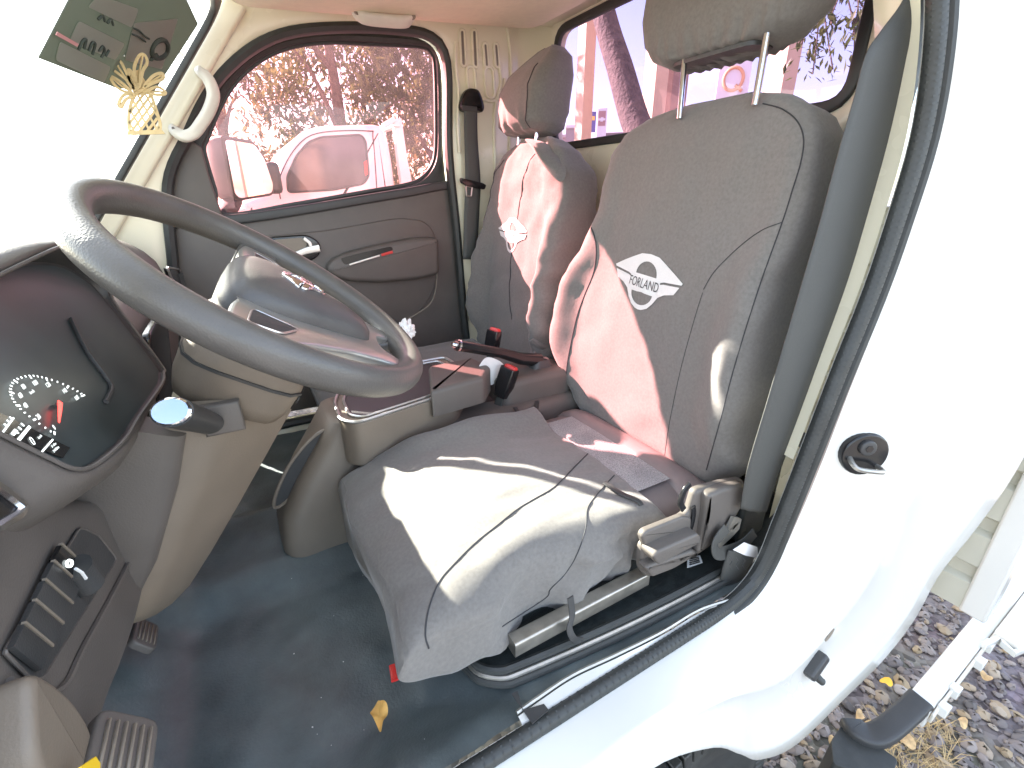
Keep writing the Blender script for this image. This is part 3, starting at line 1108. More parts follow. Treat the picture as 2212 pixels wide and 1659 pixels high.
def fill2d(loops):
    """triangulated polygon with holes, subdivided a little so that it can follow a curved surface"""
    from mathutils.geometry import delaunay_2d_cdt
    pts, edges = [], []
    for lp in loops:
        k = len(pts)
        pts += [V((x, y)) for x, y in lp]
        edges += [(k + i, k + (i + 1) % len(lp)) for i in range(len(lp))]
    inside = lambda x, y, lp: sum(((a[1] > y) != (b[1] > y)) and x < (b[0] - a[0]) * (y - a[1]) / (b[1] - a[1]) + a[0] for a, b in zip(lp, lp[1:] + lp[:1])) % 2 == 1
    for i in range(-9, 10):
        for j in range(-9, 10):
            if inside(i * .1, j * .1, loops[0]):
                pts.append(V((i * .1 + .003, j * .1 + .002)))
    r = delaunay_2d_cdt(pts, edges, [], 0, 1e-4)
    vs = [V((p.x, p.y, 0)) for p in r[0]]
    fs = []
    for f in r[2]:
        x = sum(r[0][i].x for i in f) / len(f)
        y = sum(r[0][i].y for i in f) / len(f)
        if inside(x, y, loops[0]) and not any(inside(x, y, q) for q in loops[1:]):
            fs.append(tuple(f))
    return vs, fs


def seam(name, surf, pts, r=.0022, n=40, mat=None, **kw):
    P = on_surface(surf, csp(pts, n), off=.0004, **kw)
    return obj(name, *tube(P, r, 5), mat or THREAD, surf)


def emblem(surf, org, ex, ey, hw, hh, letters=True):
    A, B, Cc = emblem_shape()
    vs, fs = fill2d([A, B, Cc])
    P = on_surface(surf, [V(org) + V(ex) * v.x * hw + V(ey) * v.y * hh for v in vs], off=.0022)
    obj('emblem', P, fs, EMB, surf, sharp=180)
    if letters:
        tv, tf = text_mesh('FORLAND', 1.0)
        w = max(v.x for v in tv) - min(v.x for v in tv)
        k = hw * .84 / w
        c = V(org) + V(ey) * hh * (-.065)
        P = on_surface(surf, [c + V(ex) * v.x * k + V(ey) * v.y * k * 1.5 for v in tv], off=.0034)
        obj('emblem_lettering', P, tf, DARK, surf, smooth=False)


# --- driver's seat
ds = thing('front_seat', 'driver seat in grey cloth covers with a white badge on the backrest', 'car seat', (.5, YD, .77), 'seats in grey cloth covers')
tabd = [(.88, .205), (.92, .24), (1.0, .306), (1.13, .330), (1.25, .318), (1.36, .286), (1.5, .272), (1.585, .260), (1.63, .232), (1.66, .178), (1.678, .10)]
rows, dsp = backrest_surface(YD + .013, .775, tabd, zt=1.678, seed=1.3, lean=.058, bolst=.04, db=.17)
back = obj('backrest_cover', *loft(pillow(rows, 46, 4.2, dsp)), FAB, ds, sharp=180)
bpl = lambda x, y: atp(x, y, (.77, 0, .95), (.72, 0, -.09))
e0, e1, e2, e3 = bpl(1325, 562), bpl(1470, 605), bpl(1395, 545), bpl(1385, 672)
ec = (e0 + e1) * .5
ex = (e1 - e0)
ey = ex.cross(V((-1, 0, .125))).normalized() * -1
if ey.z < 0:
    ey = -ey
emblem(back, (e2 + e3) * .5, ex.normalized(), ey, ex.length * .5, (e2 - e3).length * .53)
# headrest: a wide pillow with a gathered underside on two bright posts
hx = lambda z: .86 + .125 * (z - 1.67)
hr = []
for z, a, f in ((1.752, .07, .02), (1.756, .125, .05), (1.770, .160, .060), (1.80, .190, .068), (1.85, .212, .07), (1.90, .213, .066), (1.95, .205, .05), (1.975, .17, .03), (1.985, .1, .012)):
    hr.append((V((hx(z) + .05, YD + .012, z)), V((0, 1, 0)), V((-1, 0, .125)).normalized(), a, f, f * 1.1, .006, .5))


def hdisp(q):
    low = 1 - smooth01(1.76, 1.83, q.z)
    return V((-1, 0, 0)) * (math.sin(q.y * 190 + 5 * fbm(q, 9)) * .004 * low + fbm(q, 7) * .004) + V((0, 0, 1)) * (math.sin(q.y * 260) * .003 * (1 - smooth01(1.752, 1.77, q.z)))


rr = []
for i in range(len(hr) - 1):
    for k in range(4):
        t = k / 4
        a, b = hr[i], hr[i + 1]
        rr.append(tuple(x.lerp(y, t) if hasattr(x, 'lerp') else x + (y - x) * t for x, y in zip(a, b)))
rr.append(hr[-1])
head = obj('headrest', *loft(pillow(rr, 70, 3.2, hdisp)), FAB, ds, sharp=180)
seam('seam', head, [V((.8, YD - .17, 1.79)), V((.8, YD - .175, 1.86)), V((.8, YD - .17, 1.95))], .002)
obj('headrest_gusset', *slab(rloop([V((hx(1.75) + x, YD + .012 + y, 1.758)) for x, y in ((.01, -.10), (.01, .10), (.085, .10), (.085, -.10))], .03, 4), (0, 0, -.007)), DARK, head)
for px in ((1470, 232, 1479, 130), (1635, 200, 1655, 85)):
    b = atp(px[0], px[1], (.875, 0, 1.67), (1, 0, -.125))
    tp_ = atp(px[2], px[3], (.885, 0, 1.75), (1, 0, -.125))
    d = (tp_ - b)
    obj('headrest_post', *tube([b - d * .25, b + d * 1.1], .0062, 12), CHROME, ds)

# cushion under its loose cover
zt = lambda x: .955 + .018 * smooth01(.13, .30, x) - .035 * smooth01(.35, .70, x)
crow = []
for i in range(64):
    u = i / 63
    x = .112 + (.64 - .112) * (1 - math.cos(math.pi * u)) / 2
    ef = max(.02, min(1, (x - .111) / .075)) ** .30
    er = max(.05, min(1, (.645 - x) / .03)) ** .5
    e = min(ef, er)
    a = .254 + .012 * math.sin(x * 9 + 1) + .006 * math.sin(x * 31)
    a *= .92 + .08 * ef
    crow.append((V((x, YD - .004, .885)), V((0, 1, 0)), V((.08, 0, 1)).normalized(), a, (zt(x) - .885) * e, .096 * e * (1 - .30 * smooth01(.38, .6, x)), .012 * e, .58))


def cdisp(q):
    s = 1 - smooth01(.46, .58, q.y)
    lowf = 1 - smooth01(.87, .955, q.z)
    low2 = 1 - smooth01(.84, .90, q.z)
    big = fbm((q.x, q.y, q.z), 5.5) * .013 * (.3 + .9 * max(s, lowf))
    folds = math.sin(q.x * 46 + q.z * 34 + 7 * fbm(q, 5)) * .015 * s * smooth01(.12, .30, q.x) * lowf
    gather = math.sin(q.x * 190 + 3 * fbm(q, 12)) * .005 * s * smooth01(.44, .54, q.x) * lowf
    front = (1 - smooth01(.12, .26, q.x))
    bulge = math.sin(q.y * 17 + .4) * .007 * front + fbm((q.y * 1.5, q.z * 2, 0), 6) * .010 * front + .016 * front * lowf
    top = fbm((q.x * 1.2, q.y * 3.2, 2), 5) * .006 * (1 - s)
    far = .048 * smooth01(.84, .99, q.y) * smooth01(.14, .42, q.x) * smooth01(.88, .95, q.z)
    return V((-bulge, -(folds + gather + big * s), big * (1 - s) * .4 + top + far))


cush = obj('cushion_cover', *loft(pillow(crow, 72, 2.9, cdisp, 8)), FAB, ds, sharp=180)
def sight(surf, pts, off=.0004):
    """points of a cover that lie on measured sight lines"""
    from mathutils.bvhtree import BVHTree
    bm = bmesh.new()
    bm.from_mesh(surf.data)
    tr_ = BVHTree.FromBMesh(bm)
    bm.free()
    o = ORG[surf.name]
    out = []
    for p in pts:
        h = tr_.ray_cast(CAM - o, ray(*p).normalized())
        if h[0]:
            n = h[1] if h[1].dot(ray(*p)) < 0 else -h[1]
            out.append(h[0] + o + n * off)
    return out


def seam_at(surf, pts, r=.0014, n=60):
    P = sight(surf, [(p.x, p.y) for p in csp([V((x, y, 0)) for x, y in pts], n)])
    return obj('seam', *tube(P, r, 5), THREAD, surf)


seam_at(back, ((1648, 224), (1690, 236), (1722, 262), (1736, 300), (1730, 350), (1712, 410), (1690, 480), (1640, 620), (1590, 780), (1550, 930), (1526, 1015)), .0012)
seam_at(back, ((1690, 480), (1645, 498), (1595, 535), (1545, 585), (1520, 625)), .0009)
seam_at(back, ((1518, 632), (1500, 690), (1470, 800), (1445, 920), (1434, 1000)), .0006)
seam_at(back, ((1272, 480), (1284, 510), (1288, 545), (1282, 590), (1262, 640), (1245, 690), (1228, 770), (1222, 820)), .0020)
seam_at(cush, ((1274, 976), (1243, 1007), (1198, 1052), (1153, 1079), (1117, 1101), (1072, 1137), (1027, 1173), (982, 1218), (951, 1254), (933, 1294), (922, 1335), (919, 1375), (926, 1400)))
seam_at(cush, ((1337, 1016), (1296, 1061), (1270, 1097), (1265, 1142), (1247, 1196), (1220, 1240), (1189, 1272), (1180, 1290), (1126, 1326), (1085, 1353)), .0011)
# the seat's own upholstery showing behind the cover: pale mesh middle, mauve vinyl sides and rear roll
obj('seat_base', *loft(pillow([(V((x, YD + .01, .86)), V((0, 1, 0)), V((0, 0, 1)), .238, h, .06, .0, .6) for x, h in ((.40, .04), (.46, .062), (.52, .068), (.60, .071), (.68, .074), (.74, .074), (.79, .06))], 40, 4)), VINYL_T, ds, sharp=180)
obj('seat_mesh_panel', *grid(lambda u, v: (.55 + u * .165, YD - .175 + v * .35, .9365 + .002 * math.sin(v * 3.14) + .0012 * math.sin(u * 160) * math.sin(v * 260)), 50, 80), FAB2, ds, sharp=180)
obj('base_roll', *loft(pillow([(V((x, YD + .0, .87)), V((0, 1, 0)), V((0, 0, 1)), .252, h, .07, .0, .6) for x, h in ((.70, .02), (.71, .06), (.73, .075), (.76, .075), (.80, .055))], 40, 4)), VINYL_T, ds, sharp=180)
# elastic straps of the cover
for pts in ([(1150, 850, .95), (1160, 868, .957), (1155, 890, .955), (1135, 905, .952), (1112, 880, .962)], [(1305, 1042, .955), (1340, 1065, .95), (1378, 1082, .945), (1384, 1100, .93), (1372, 1130, .90)]):
    P = csp([at(x, y, 'z', z) for x, y, z in pts], 24)
    obj('elastic_strap', *sweep(P, rect(.012, .003, .001), up=V((0, 0, 1))), DARK, ds)
P = csp([at(1232, 1290, 'y', .452), at(1236, 1330, 'y', .448), at(1230, 1358, 'y', .442), at(1240, 1380, 'y', .438), at(1255, 1384, 'y', .445)], 20)
obj('elastic_strap', *sweep(P, rect(.012, .0025, .001), up=V((0, -1, 0))), DARK, ds)
# recliner cover, lever and lower side shield
yr = .468
lp = [at(x, y, 'y', yr) for x, y in ((1490, 1052), (1548, 1036), (1593, 1028), (1603, 1048), (1593, 1085), (1568, 1126), (1528, 1170), (1491, 1195), (1438, 1224), (1389, 1240), (1374, 1222), (1376, 1170), (1430, 1130), (1476, 1100))]
shield = obj('side_shield', *fillet_slab(rloop(lp, .012, 4), (0, -.014, 0), .008, 5), DASH, ds)
l2 = [at(x, y, 'y', yr - .012) for x, y in ((1512, 1060), (1552, 1044), (1590, 1036), (1598, 1050), (1588, 1084), (1562, 1124), (1524, 1166), (1490, 1188), (1502, 1150), (1510, 1100))]
obj('recliner_cap', *fillet_slab(rloop(l2, .010, 4), (0, -.018, 0), .010, 5), DASH, shield)
l3 = [at(x, y, 'y', yr - .012) for x, y in ((1378, 1214), (1392, 1204), (1480, 1176), (1494, 1184), (1440, 1216), (1392, 1234))]
obj('lower_lip', *fillet_slab(rloop(l3, .006, 3), (0, -.020, 0), .007, 4), DASH, shield)
cb_ = [at(x, y, 'y', yr - .008) for x, y in ((1376, 1152), (1384, 1140), (1466, 1108), (1484, 1112), (1482, 1140), (1388, 1184))]
obj('frame_cover', *fillet_slab(rloop(cb_, .006, 3), (0, -.012, 0), .005, 3), DASH, shield)
lv = [at(x, y, 'y', yr - .014) for x, y in ((1384, 1182), (1392, 1170), (1480, 1133), (1487, 1140), (1485, 1155), (1396, 1199))]
obj('recline_lever', *fillet_slab(rloop(lv, .005, 3), (0, -.030, 0), .005), DASH, shield)
obj('lever_slot', *sweep(csp([at(x, y, 'y', yr - .0155) for x, y in ((1497, 1095), (1498, 1112), (1492, 1140), (1480, 1166))], 14), rect(.011, .004, .001), up=V((0, 1, 0))), BLACKG, shield)
obj('hinge_strap', *sweep(csp([at(x, y, 'y', yr - .016) for x, y in ((1490, 1045), (1478, 1060), (1470, 1085), (1476, 1100))], 14), rect(.012, .006, .002), up=V((0, 1, 0))), BLACKG, shield)
# slide rail
r0, r1 = at(1105, 1395, 'z', .815), at(1392, 1243, 'z', .815)
obj('slide_rail', *sweep([r0, r0.lerp(r1, .5), r1], rect(.026, .03, .004), up=V((0, 0, 1))), STEEL, ds)
obj('rail_riser', *box(((r0.x + r1.x) / 2 + .04, r0.y + .06, .80), (.40, .05, .05)), PLAT, ds, bevel=.004)
obj('frame_pan', *box((.46, YD, .835), (.52, .40, .05)), PLAT, ds, bevel=.01)

# --- passenger seat
ps = thing('front_seat', 'passenger seat in creased grey cloth covers with a sunlit badge beside the far door', 'car seat', (.5, YP, .77), 'seats in grey cloth covers')
tabp = [(.88, .21), (.95, .25), (1.1, .268), (1.3, .255), (1.45, .24), (1.56, .225), (1.62, .18), (1.655, .12), (1.672, .06)]
rows, dsp = backrest_surface(YP, .785, tabp, seed=7.7, wr=2.2)
pback = obj('backrest_cover', *loft(pillow(rows, 46, 3.8, dsp)), FAB, ps, sharp=180)
ppl = lambda x, y: atp(x, y, (.785, 0, .95), (.72, 0, -.09))
e0, e1, e2, e3 = ppl(1060, 487), ppl(1108, 490), ppl(1085, 470), ppl(1074, 534)
ez = (e2 - e3)
emblem(pback, V((.8, YP + .02, (e2.z + e3.z) / 2)), V((0, -1, 0)), V((.12, 0, 1)), .095, .064)
for pts in ([(1150, 330), (1130, 400), (1118, 480), (1105, 560), (1100, 640), (1105, 690)], [(1085, 345), (1062, 400), (1050, 480)]):
    seam('seam', pback, [ppl(x, y) for x, y in pts], .002)
hr = []
hxp = lambda z: .868 + .125 * (z - 1.67)
for z, a, f in ((1.682, .06, .025), (1.686, .10, .055), (1.705, .120, .074), (1.75, .130, .084), (1.80, .133, .082), (1.85, .125, .07), (1.90, .095, .045), (1.925, .06, .026), (1.935, .03, .012)):
    hr.append((V((hxp(z) + .05 + .05 * smooth01(1.80, 1.93, z), YP + .045, z)), V((0, 1, 0)), V((-1, 0, .125)).normalized(), a, f, f * 1.1, .006, .5))


def hdisp2(q):
    low = 1 - smooth01(1.69, 1.77, q.z)
    return V((-1, 0, 0)) * (math.sin(q.y * 120 + 6 * fbm(q, 9)) * .007 * low + fbm(q, 7) * .004)


rr = []
for i in range(len(hr) - 1):
    for k in range(4):
        t = k / 4
        rr.append(tuple(x.lerp(y, t) if hasattr(x, 'lerp') else x + (y - x) * t for x, y in zip(hr[i], hr[i + 1])))
rr.append(hr[-1])
phead = obj('headrest', *loft(pillow(rr, 60, 3.0, hdisp2)), FAB, ps, sharp=180)
seam('seam', phead, [V((.8, YP - .040, 1.70)), V((.8, YP - .045, 1.78)), V((.8, YP - .025, 1.88))], .002)
for yy in (YP - .02, YP + .09):
    obj('headrest_post', *tube([V((.90, yy, 1.62)), V((.912, yy, 1.735))], .006, 12), CHROME, ps)
# loose flap of the cover at the shoulder
fl = [V((.865, YP - .02, 1.665)), V((.84, YP - .10, 1.63)), V((.83, YP - .17, 1.585)), V((.85, YP - .235, 1.535)), V((.88, YP - .22, 1.57)), V((.89, YP - .12, 1.64))]
c = sum(fl, V((0, 0, 0))) / 6
lpv = csp(fl, 36, True)
vs = [V(p) for p in lpv] + [c + (p - c) * .55 + V((-.012, -.004, .010)) for p in lpv] + [c + V((-.014, -.006, .012))]
n_ = 36
fs = [(i, (i + 1) % n_, n_ + (i + 1) % n_, n_ + i) for i in range(n_)] + [(n_ + i, n_ + (i + 1) % n_, 2 * n_) for i in range(n_)]
obj('cover_flap', vs, fs, FAB, ps, sharp=180)
crow = []
for i in range(40):
    u = i / 39
    x = .14 + (.78 - .14) * (1 - math.cos(math.pi * u)) / 2
    e = min(max(.05, min(1, (x - .138) / .07)) ** .4, max(.05, min(1, (.785 - x) / .03)) ** .5)
    crow.append((V((x, YP, .885)), V((0, 1, 0)), V((.08, 0, 1)).normalized(), .26, .085 * e, .07 * e, .016 * e, .6))
obj('cushion_cover', *loft(pillow(crow, 44, 3.4, lambda q: V((0, 0, fbm(q, 6) * .008)))), FAB, ps, sharp=180)
obj('seat_box', *box((.48, YP, .765), (.5, .44, .12)), PLAT, ps, bevel=.01)
for k in range(3):
    yy = YP - .225 - .008 * k
    P = csp([V((.76, yy, 1.13 - .05 * k)), V((.80, yy - .01, 1.10 - .05 * k)), V((.86, yy - .004, 1.12 - .05 * k))], 10)
    obj('cover_fold', *tube(P, .012, 8), FAB, ps)

# ------------------------------------------------------------------ dashboard
dash = thing('dashboard', 'grey dashboard with binnacle, vents and switch panel in front of the seats', 'dashboard', (-.2, YC, .9))
dp = [(-.42, 1.25), (-.37, 1.345), (-.31, 1.366), (-.26, 1.362), (-.225, 1.345), (-.195, 1.322), (-.176, 1.296), (-.166, 1.262), (-.165, 1.21), (-.175, 1.15), (-.20, 1.05), (-.25, .96), (-.36, .92)]
rows = []
for i in range(30):
    y = .90 + i / 29 * (YF - .03 - .90)
    k = smooth01(1.5, 1.74, y) * .05
    rows.append([(x - k * smooth01(-.35, -.15, x) + .004 * fbm((x, y, z), 3), y, z - k * .4 + (.05 * smooth01(1.40, 1.56, y) * smooth01(1.15, 1.28, z))) for x, z in dp])
obj('dash_body', *loft(rows), DASH, dash, sharp=60)
# dash top in front of the driver
rows = []
for i in range(12):
    y = .42 + i / 11 * .50
    rows.append([(-.42, y, 1.25), (-.37, y, 1.345), (-.31, y, 1.37), (-.27, y, 1.385), (-.235, y, 1.39), (-.22, y, 1.36), (-.24, y, 1.25)])
obj('dash_top', *loft(rows), DASH, dash, sharp=60)
obj('defrost_slot', *slab(rloop([(-.335, .95, 1.3605), (-.315, .95, 1.3675), (-.315, 1.5, 1.3675), (-.335, 1.5, 1.3605)], .004, 2), (0, 0, .003)), RUBBER, dash)
# far vent: bright surround, dark louvres
vx = -.170
vo = rloop([at(x, y, 'x', vx + .004) for x, y in ((352, 578), (378, 582), (408, 618), (410, 632), (395, 640), (360, 600))], .012, 4)
vent = obj('side_vent', *fillet_slab(vo, (.008, 0, 0), .003), BLACKG, dash)
obj('vent_ring', *tube([p + V((.009, 0, 0)) for p in vo], .003, 6, True), SATIN, vent)
vcx = sum(vo, V((0, 0, 0))) / len(vo)
for k in range(4):
    obj('louvre', *box(vcx + V((.012, -.03 + .02 * k, .0)), (.010, .003, .06)), DARK, vent)
obj('trim_strip', *sweep(csp([V((-.163, y, 1.235)) for y in (.90, 1.0, 1.1, 1.25, 1.4)], 20), rect(.022, .006, .002), up=V((1, 0, 0))), SATIN, dash)
obj('centre_panel', *fillet_slab(rloop([(-.162, .96, 1.285), (-.162, 1.24, 1.285), (-.187, 1.22, 1.10), (-.187, .98, 1.10)], .02, 4), (.012, 0, .002), .005), BLACKG, dash)
obj('pillar_speaker', *fillet_slab([at(455 + 9 * math.cos(t), 622 + 14 * math.sin(t), 'x', -.12) for t in [i * math.pi / 10 for i in range(20)]], (.006, 0, 0), .003), DARK, dash)

# instrument binnacle: hood with rounded opening, recessed face
cn = V((.93, 0, .37)).normalized()            # face normal, towards the driver
cu = V((-.37, 0, .93)).normalized()           # up along the face
cyv = V((0, 1, 0))
c0 = V((-.140, .72, 1.243))                   # bottom edge of the opening
CP = lambda a, b, d=0.: c0 + cyv * a + cu * b + cn * d
opn = csp([atp(x, y, c0, cn) for x, y in ((345, 782), (354, 806), (350, 830), (304, 898), (274, 947), (225, 993), (190, 1013), (152, 1012), (109, 993), (54, 966), (0, 939), (-90, 895), (-130, 800), (-80, 650), (0, 585), (70, 560), (135, 565), (180, 588), (228, 632))], 110, True)
cc = sum(opn, V((0, 0, 0))) / len(opn)
off = lambda k, d, grow=0.: [cc + (p - cc) * k + (p - cc).normalized() * grow + cn * d for p in opn]
top_w = [1 + 0 * p.z for p in opn]
vis = lambda p: cn * .040 * smooth01(.10, .21, (p - c0).dot(cu)) * smooth01(-.12, .02, (p - c0).y)
lift = lambda P: [p + vis(p) for p in P]
rows = [off(1, -.19, .030), off(1, -.07, .032), lift(off(1, -.028, .026)), lift(off(1, -.010, .016)), lift(off(1, -.001, .007)), lift(off(1, -.001, .002)), lift(off(1, -.004, 0))]
binn = obj('binnacle_hood', *loft(rows, True, False), DASH, dash, sharp=80)
obj('bezel_ring', *tube(lift(off(1, .0, -.001)), .0020, 6, True), DASH, binn)
rows = [lift(off(1, -.004, 0)), off(.985, -.0052), off(.96, -.0058), off(.95, -.0062)]
obj('binnacle_well', *loft(rows, True, False), DARK, binn)
obj('dash_filler', *box((-.27, .72, 1.18), (.10, .58, .30)), DASH, dash, bevel=.02)
face = thing('instrument_cluster', 'instrument cluster with speedometer reading zero and small display behind the wheel', 'instrument cluster', CP(0, .1, -.06))
FD = -.0045
FP = lambda x, y, d=0.: atp(x, y, CP(0, 0, FD), cn) + cn * d
fl_ = off(.956, -.0064)
obj('face_panel', *slab(fl_, cn * .001), M('cluster_face', (.045, .056, .056), .35, var=.3, vs=8), face, smooth=False)
obj('face_step', *sweep(csp([FP(x, y, .002) for x, y in ((150, 690), (185, 760), (225, 815), (238, 840), (225, 870))], 30), rect(.005, .004, .001), up=cn), DARK, face)
MARK = emit('lit_marking', (.72, .78, .76), .35)
REDL = emit('lit_red', (.9, .05, .04), .6)
# speedometer: the scale measured on the tilted face
lab = [(114, 925), (80, 902), (52, 878), (41, 856), (48, 837), (73, 829), (101, 833), (137, 846), (163, 861)]
hubp = (112, 880)
arc = csp([V((x, y, 0)) for x, y in lab], 33)
exd = (FP(112, 850) - FP(60, 885)).normalized()
eyd = (FP(58, 850) - FP(84, 886)).normalized()
for k, p in enumerate(arc):
    o_ = V((hubp[0], hubp[1], 0))
    q1 = o_ + (p - o_) * 1.34
    q0 = o_ + (p - o_) * (1.20 if k % 4 == 0 else 1.27)
    a_, b_ = FP(q0.x, q0.y, .0012), FP(q1.x, q1.y, .0012)
    obj('dial_tick', *sweep([a_, b_], rect(.0015 if k % 4 == 0 else .001, .0004), up=cn), MARK, face, smooth=False)
for (x, y), t in zip(lab, ('0', '20', '40', '60', '80', '100', '120', '140', '160')):
    obj('dial_number', *text_on(t, .0066, FP(x, y), exd, eyd, .0012), MARK, face, smooth=False)
obj('dial_unit', *text_on('km/h', .0046, FP(66, 848), exd, eyd, .0012), MARK, face, smooth=False)
obj('needle', *sweep([FP(120, 873, .004), FP(119, 895, .004), FP(117, 918, .004)], rect(.004, .001), up=cn, scale=[1.1, .8, .35]), REDL, face, smooth=False)
obj('needle_hub', *slab([FP(120 + 7 * math.cos(t), 877 + 6 * math.sin(t), .002) for t in [i * math.pi / 10 for i in range(20)]], cn * .0015), DARK, face)
obj('hub_dot', *slab([FP(117 + 3 * math.cos(t), 877 + 2 * math.sin(t), .0045) for t in [i * math.pi / 6 for i in range(12)]], cn * .0005), REDL, face)
# display beside the dial
obj('display', *slab([FP(x, y, .0003) for x, y in ((-60, 872), (0, 893), (150, 968), (135, 990), (60, 962), (-60, 905))], cn * .0003), BLACKG, face, smooth=False)
obj('display_text', *text_on('0', .0105, FP(67, 955), exd, eyd, .0012), MARK, face, smooth=False)
obj('display_text', *text_on('km/h', .0036, FP(83, 945), exd, eyd, .0012), MARK, face, smooth=False)
obj('display_text', *text_on('31.4km', .0034, FP(113, 963), exd, eyd, .0012), MARK, face, smooth=False)
obj('display_text', *text_on('31476km', .0034, FP(118, 972), exd, eyd, .0012), MARK, face, smooth=False)
for p, q in (((33, 954), (60, 922)), ((87, 978), (111, 951)), ((3, 935), (26, 904)), ((36, 956), (62, 924))):
    obj('display_line', *sweep([FP(*p, .0012), FP(*q, .0012)], rect(.0012, .0004), up=cn), MARK, face, smooth=False)
for x, y in ((8, 920), (14, 912), (20, 905), (33, 935), (39, 927), (45, 919)):
    obj('gauge_bar', *sweep([FP(x - 3, y - 3, .0012), FP(x + 4, y + 3, .0012)], rect(.0013, .0004), up=cn), MARK, face, smooth=False)
obj('gauge_level', *slab([FP(x, y, .0010) for x, y in ((20, 938), (28, 928), (35, 933), (27, 943))], cn * .0003), MARK, face, smooth=False)

# lower dash beside the column, with the blank-switch panel
XL = -.20
lo = [at(x, y, 'x', XL) for x, y in ((-250, 960), (-100, 960), (40, 1030), (150, 1075), (240, 1075), (318, 1130), (334, 1180), (324, 1250), (302, 1350), (274, 1440), (238, 1540), (214, 1659), (200, 1760), (60, 1900), (-150, 1900), (-300, 1500))]
low = obj('lower_dash', *fillet_slab([p + V((-.10, 0, 0)) for p in resample(csp(lo, 120, True), 120)], (.10, 0, 0), .022, 6), DASH, dash)
obj('dash_crease', *tube(csp([at(x, y, 'x', XL + .002) for x, y in ((300, 1170), (245, 1280), (180, 1400), (140, 1480), (90, 1500), (20, 1470))], 40), .003, 6), DASH, low)
sp_ = rloop([at(x, y, 'x', XL + .001) for x, y in ((168, 1140), (208, 1158), (247, 1208), (238, 1226), (85, 1470), (60, 1472), (2, 1412), (8, 1398))], .010, 4)
sw = obj('switch_panel', *slab(sp_, (.002, 0, 0)), DARK, dash)
obj('panel_ring', *tube([p + V((.002, 0, 0)) for p in sp_], .0014, 6, True), DASH, sw)
A0, A1, B0, B1 = at(122, 1178, 'x', XL + .004), at(182, 1232, 'x', XL + .004), at(12, 1405, 'x', XL + .004), at(75, 1455, 'x', XL + .004)
for k in range(5):
    t0, t1 = k / 5 + .012, (k + 1) / 5 - .012
    q = [A0.lerp(B0, t0), A1.lerp(B1, t0), A1.lerp(B1, t1), A0.lerp(B0, t1)]
    o = obj('switch_blank', *fillet_slab(q, (.004, 0, 0), .0012, 2), DARK if k else BLACKG, sw)
    obj('blank_gap', *sweep([A0.lerp(B0, t0 - .012) + V((.003, 0, 0)), A1.lerp(B1, t0 - .012) + V((.003, 0, 0))], rect(.0022, .003), up=V((1, 0, 0))), DASH_L, sw)
obj('headlamp_dial', *sweep([at(160, 1225, 'x', XL + .008), at(190, 1262, 'x', XL + .008)], circ(.014, 14), up=V((1, 0, 0))), DARK, sw)
obj('dial_mark', *tube([at(163, 1228, 'x', XL + .023), at(176, 1236, 'x', XL + .024), at(186, 1250, 'x', XL + .023)], .0013, 5), WHITE_M, sw)
obj('lamp_symbol', *tube([at(150 + 6 * math.cos(t), 1217 + 7 * math.sin(t), 'x', XL + .0095) for t in [i * math.pi / 8 for i in range(16)]], .0012, 5, True), MARK, sw)
# chrome-edged left vent at the edge of the dash
vv = rloop([at(x, y, 'x', XL + .012) for x, y in ((-60, 1035), (5, 1078), (30, 1100), (20, 1118), (-50, 1160))], .012, 4)
v2 = obj('corner_vent', *slab(vv, (.004, 0, 0)), BLACKG, dash)
obj('vent_ring', *tube([p + V((.005, 0, 0)) for p in vv], .004, 6, True), CHROME, v2)
# rounded door-side end of the dash
le = [at(x, y, 'x', XL - .01) for x, y in ((-60, 1485), (0, 1508), (55, 1550), (92, 1600), (108, 1659), (112, 1760), (-60, 1760))]
obj('dash_end_cap', *fillet_slab(rloop(le, .05, 8), (.030, 0, 0), .008, 5), DASH_M, dash)

# ------------------------------------------------------------------ steering column
col = thing('column_shroud', 'grey steering column cover running down to the floor below the wheel', 'steering column', (-.25, .74, .75))
# lower cover: rounded box section following the column
def sect(c, wy, wx, ax):
    n = V((1, 0, 0)) - ax * ax.x
    n.normalize()
    return [c + V((0, 1, 0)) * a + n * b for a, b in rect(wy, wx, .028)]


ca, cb = V((-.075, .745, 1.25)), V((-.255, .745, .90))
ax_ = (cb - ca).normalized()
N0, N1 = at(508, 862, 'y', .675), at(318, 1330, 'y', .685)
F0, F1 = at(640, 885, 'y', .80), at(412, 1290, 'y', .79)
bkv = V((-.075, 0, .012))
rows = []
for t, k in ((0, 1), (.25, 1), (.5, 1), (.75, .97), (.92, .9), (1.0, .72), (1.04, .45)):
    n_a, f_a = N0.lerp(N1, t), F0.lerp(F1, t)
    m_ = (n_a + f_a) * .5 + bkv * .5
    q = [n_a, f_a, f_a + bkv, n_a + bkv]
    rows.append(rloop([m_ + (p - m_) * k for p in q], .022, 4))
obj('lower_cover', *loft(rows), DASH_M, col, sharp=70)  # lighter taupe puts the lit rear face of the column into the colour
obj('shaded_side_cover', *loft([sect(V((-.165, .682, 1.25)), .05, .15, ax_), sect(V((-.195, .684, 1.18)), .06, .16, ax_), sect(V((-.24, .69, 1.07)), .06, .15, ax_), sect(V((-.28, .70, .98)), .05, .12, ax_)]), DASH, col, sharp=70)  # same column, coloured darker for its shaded near side
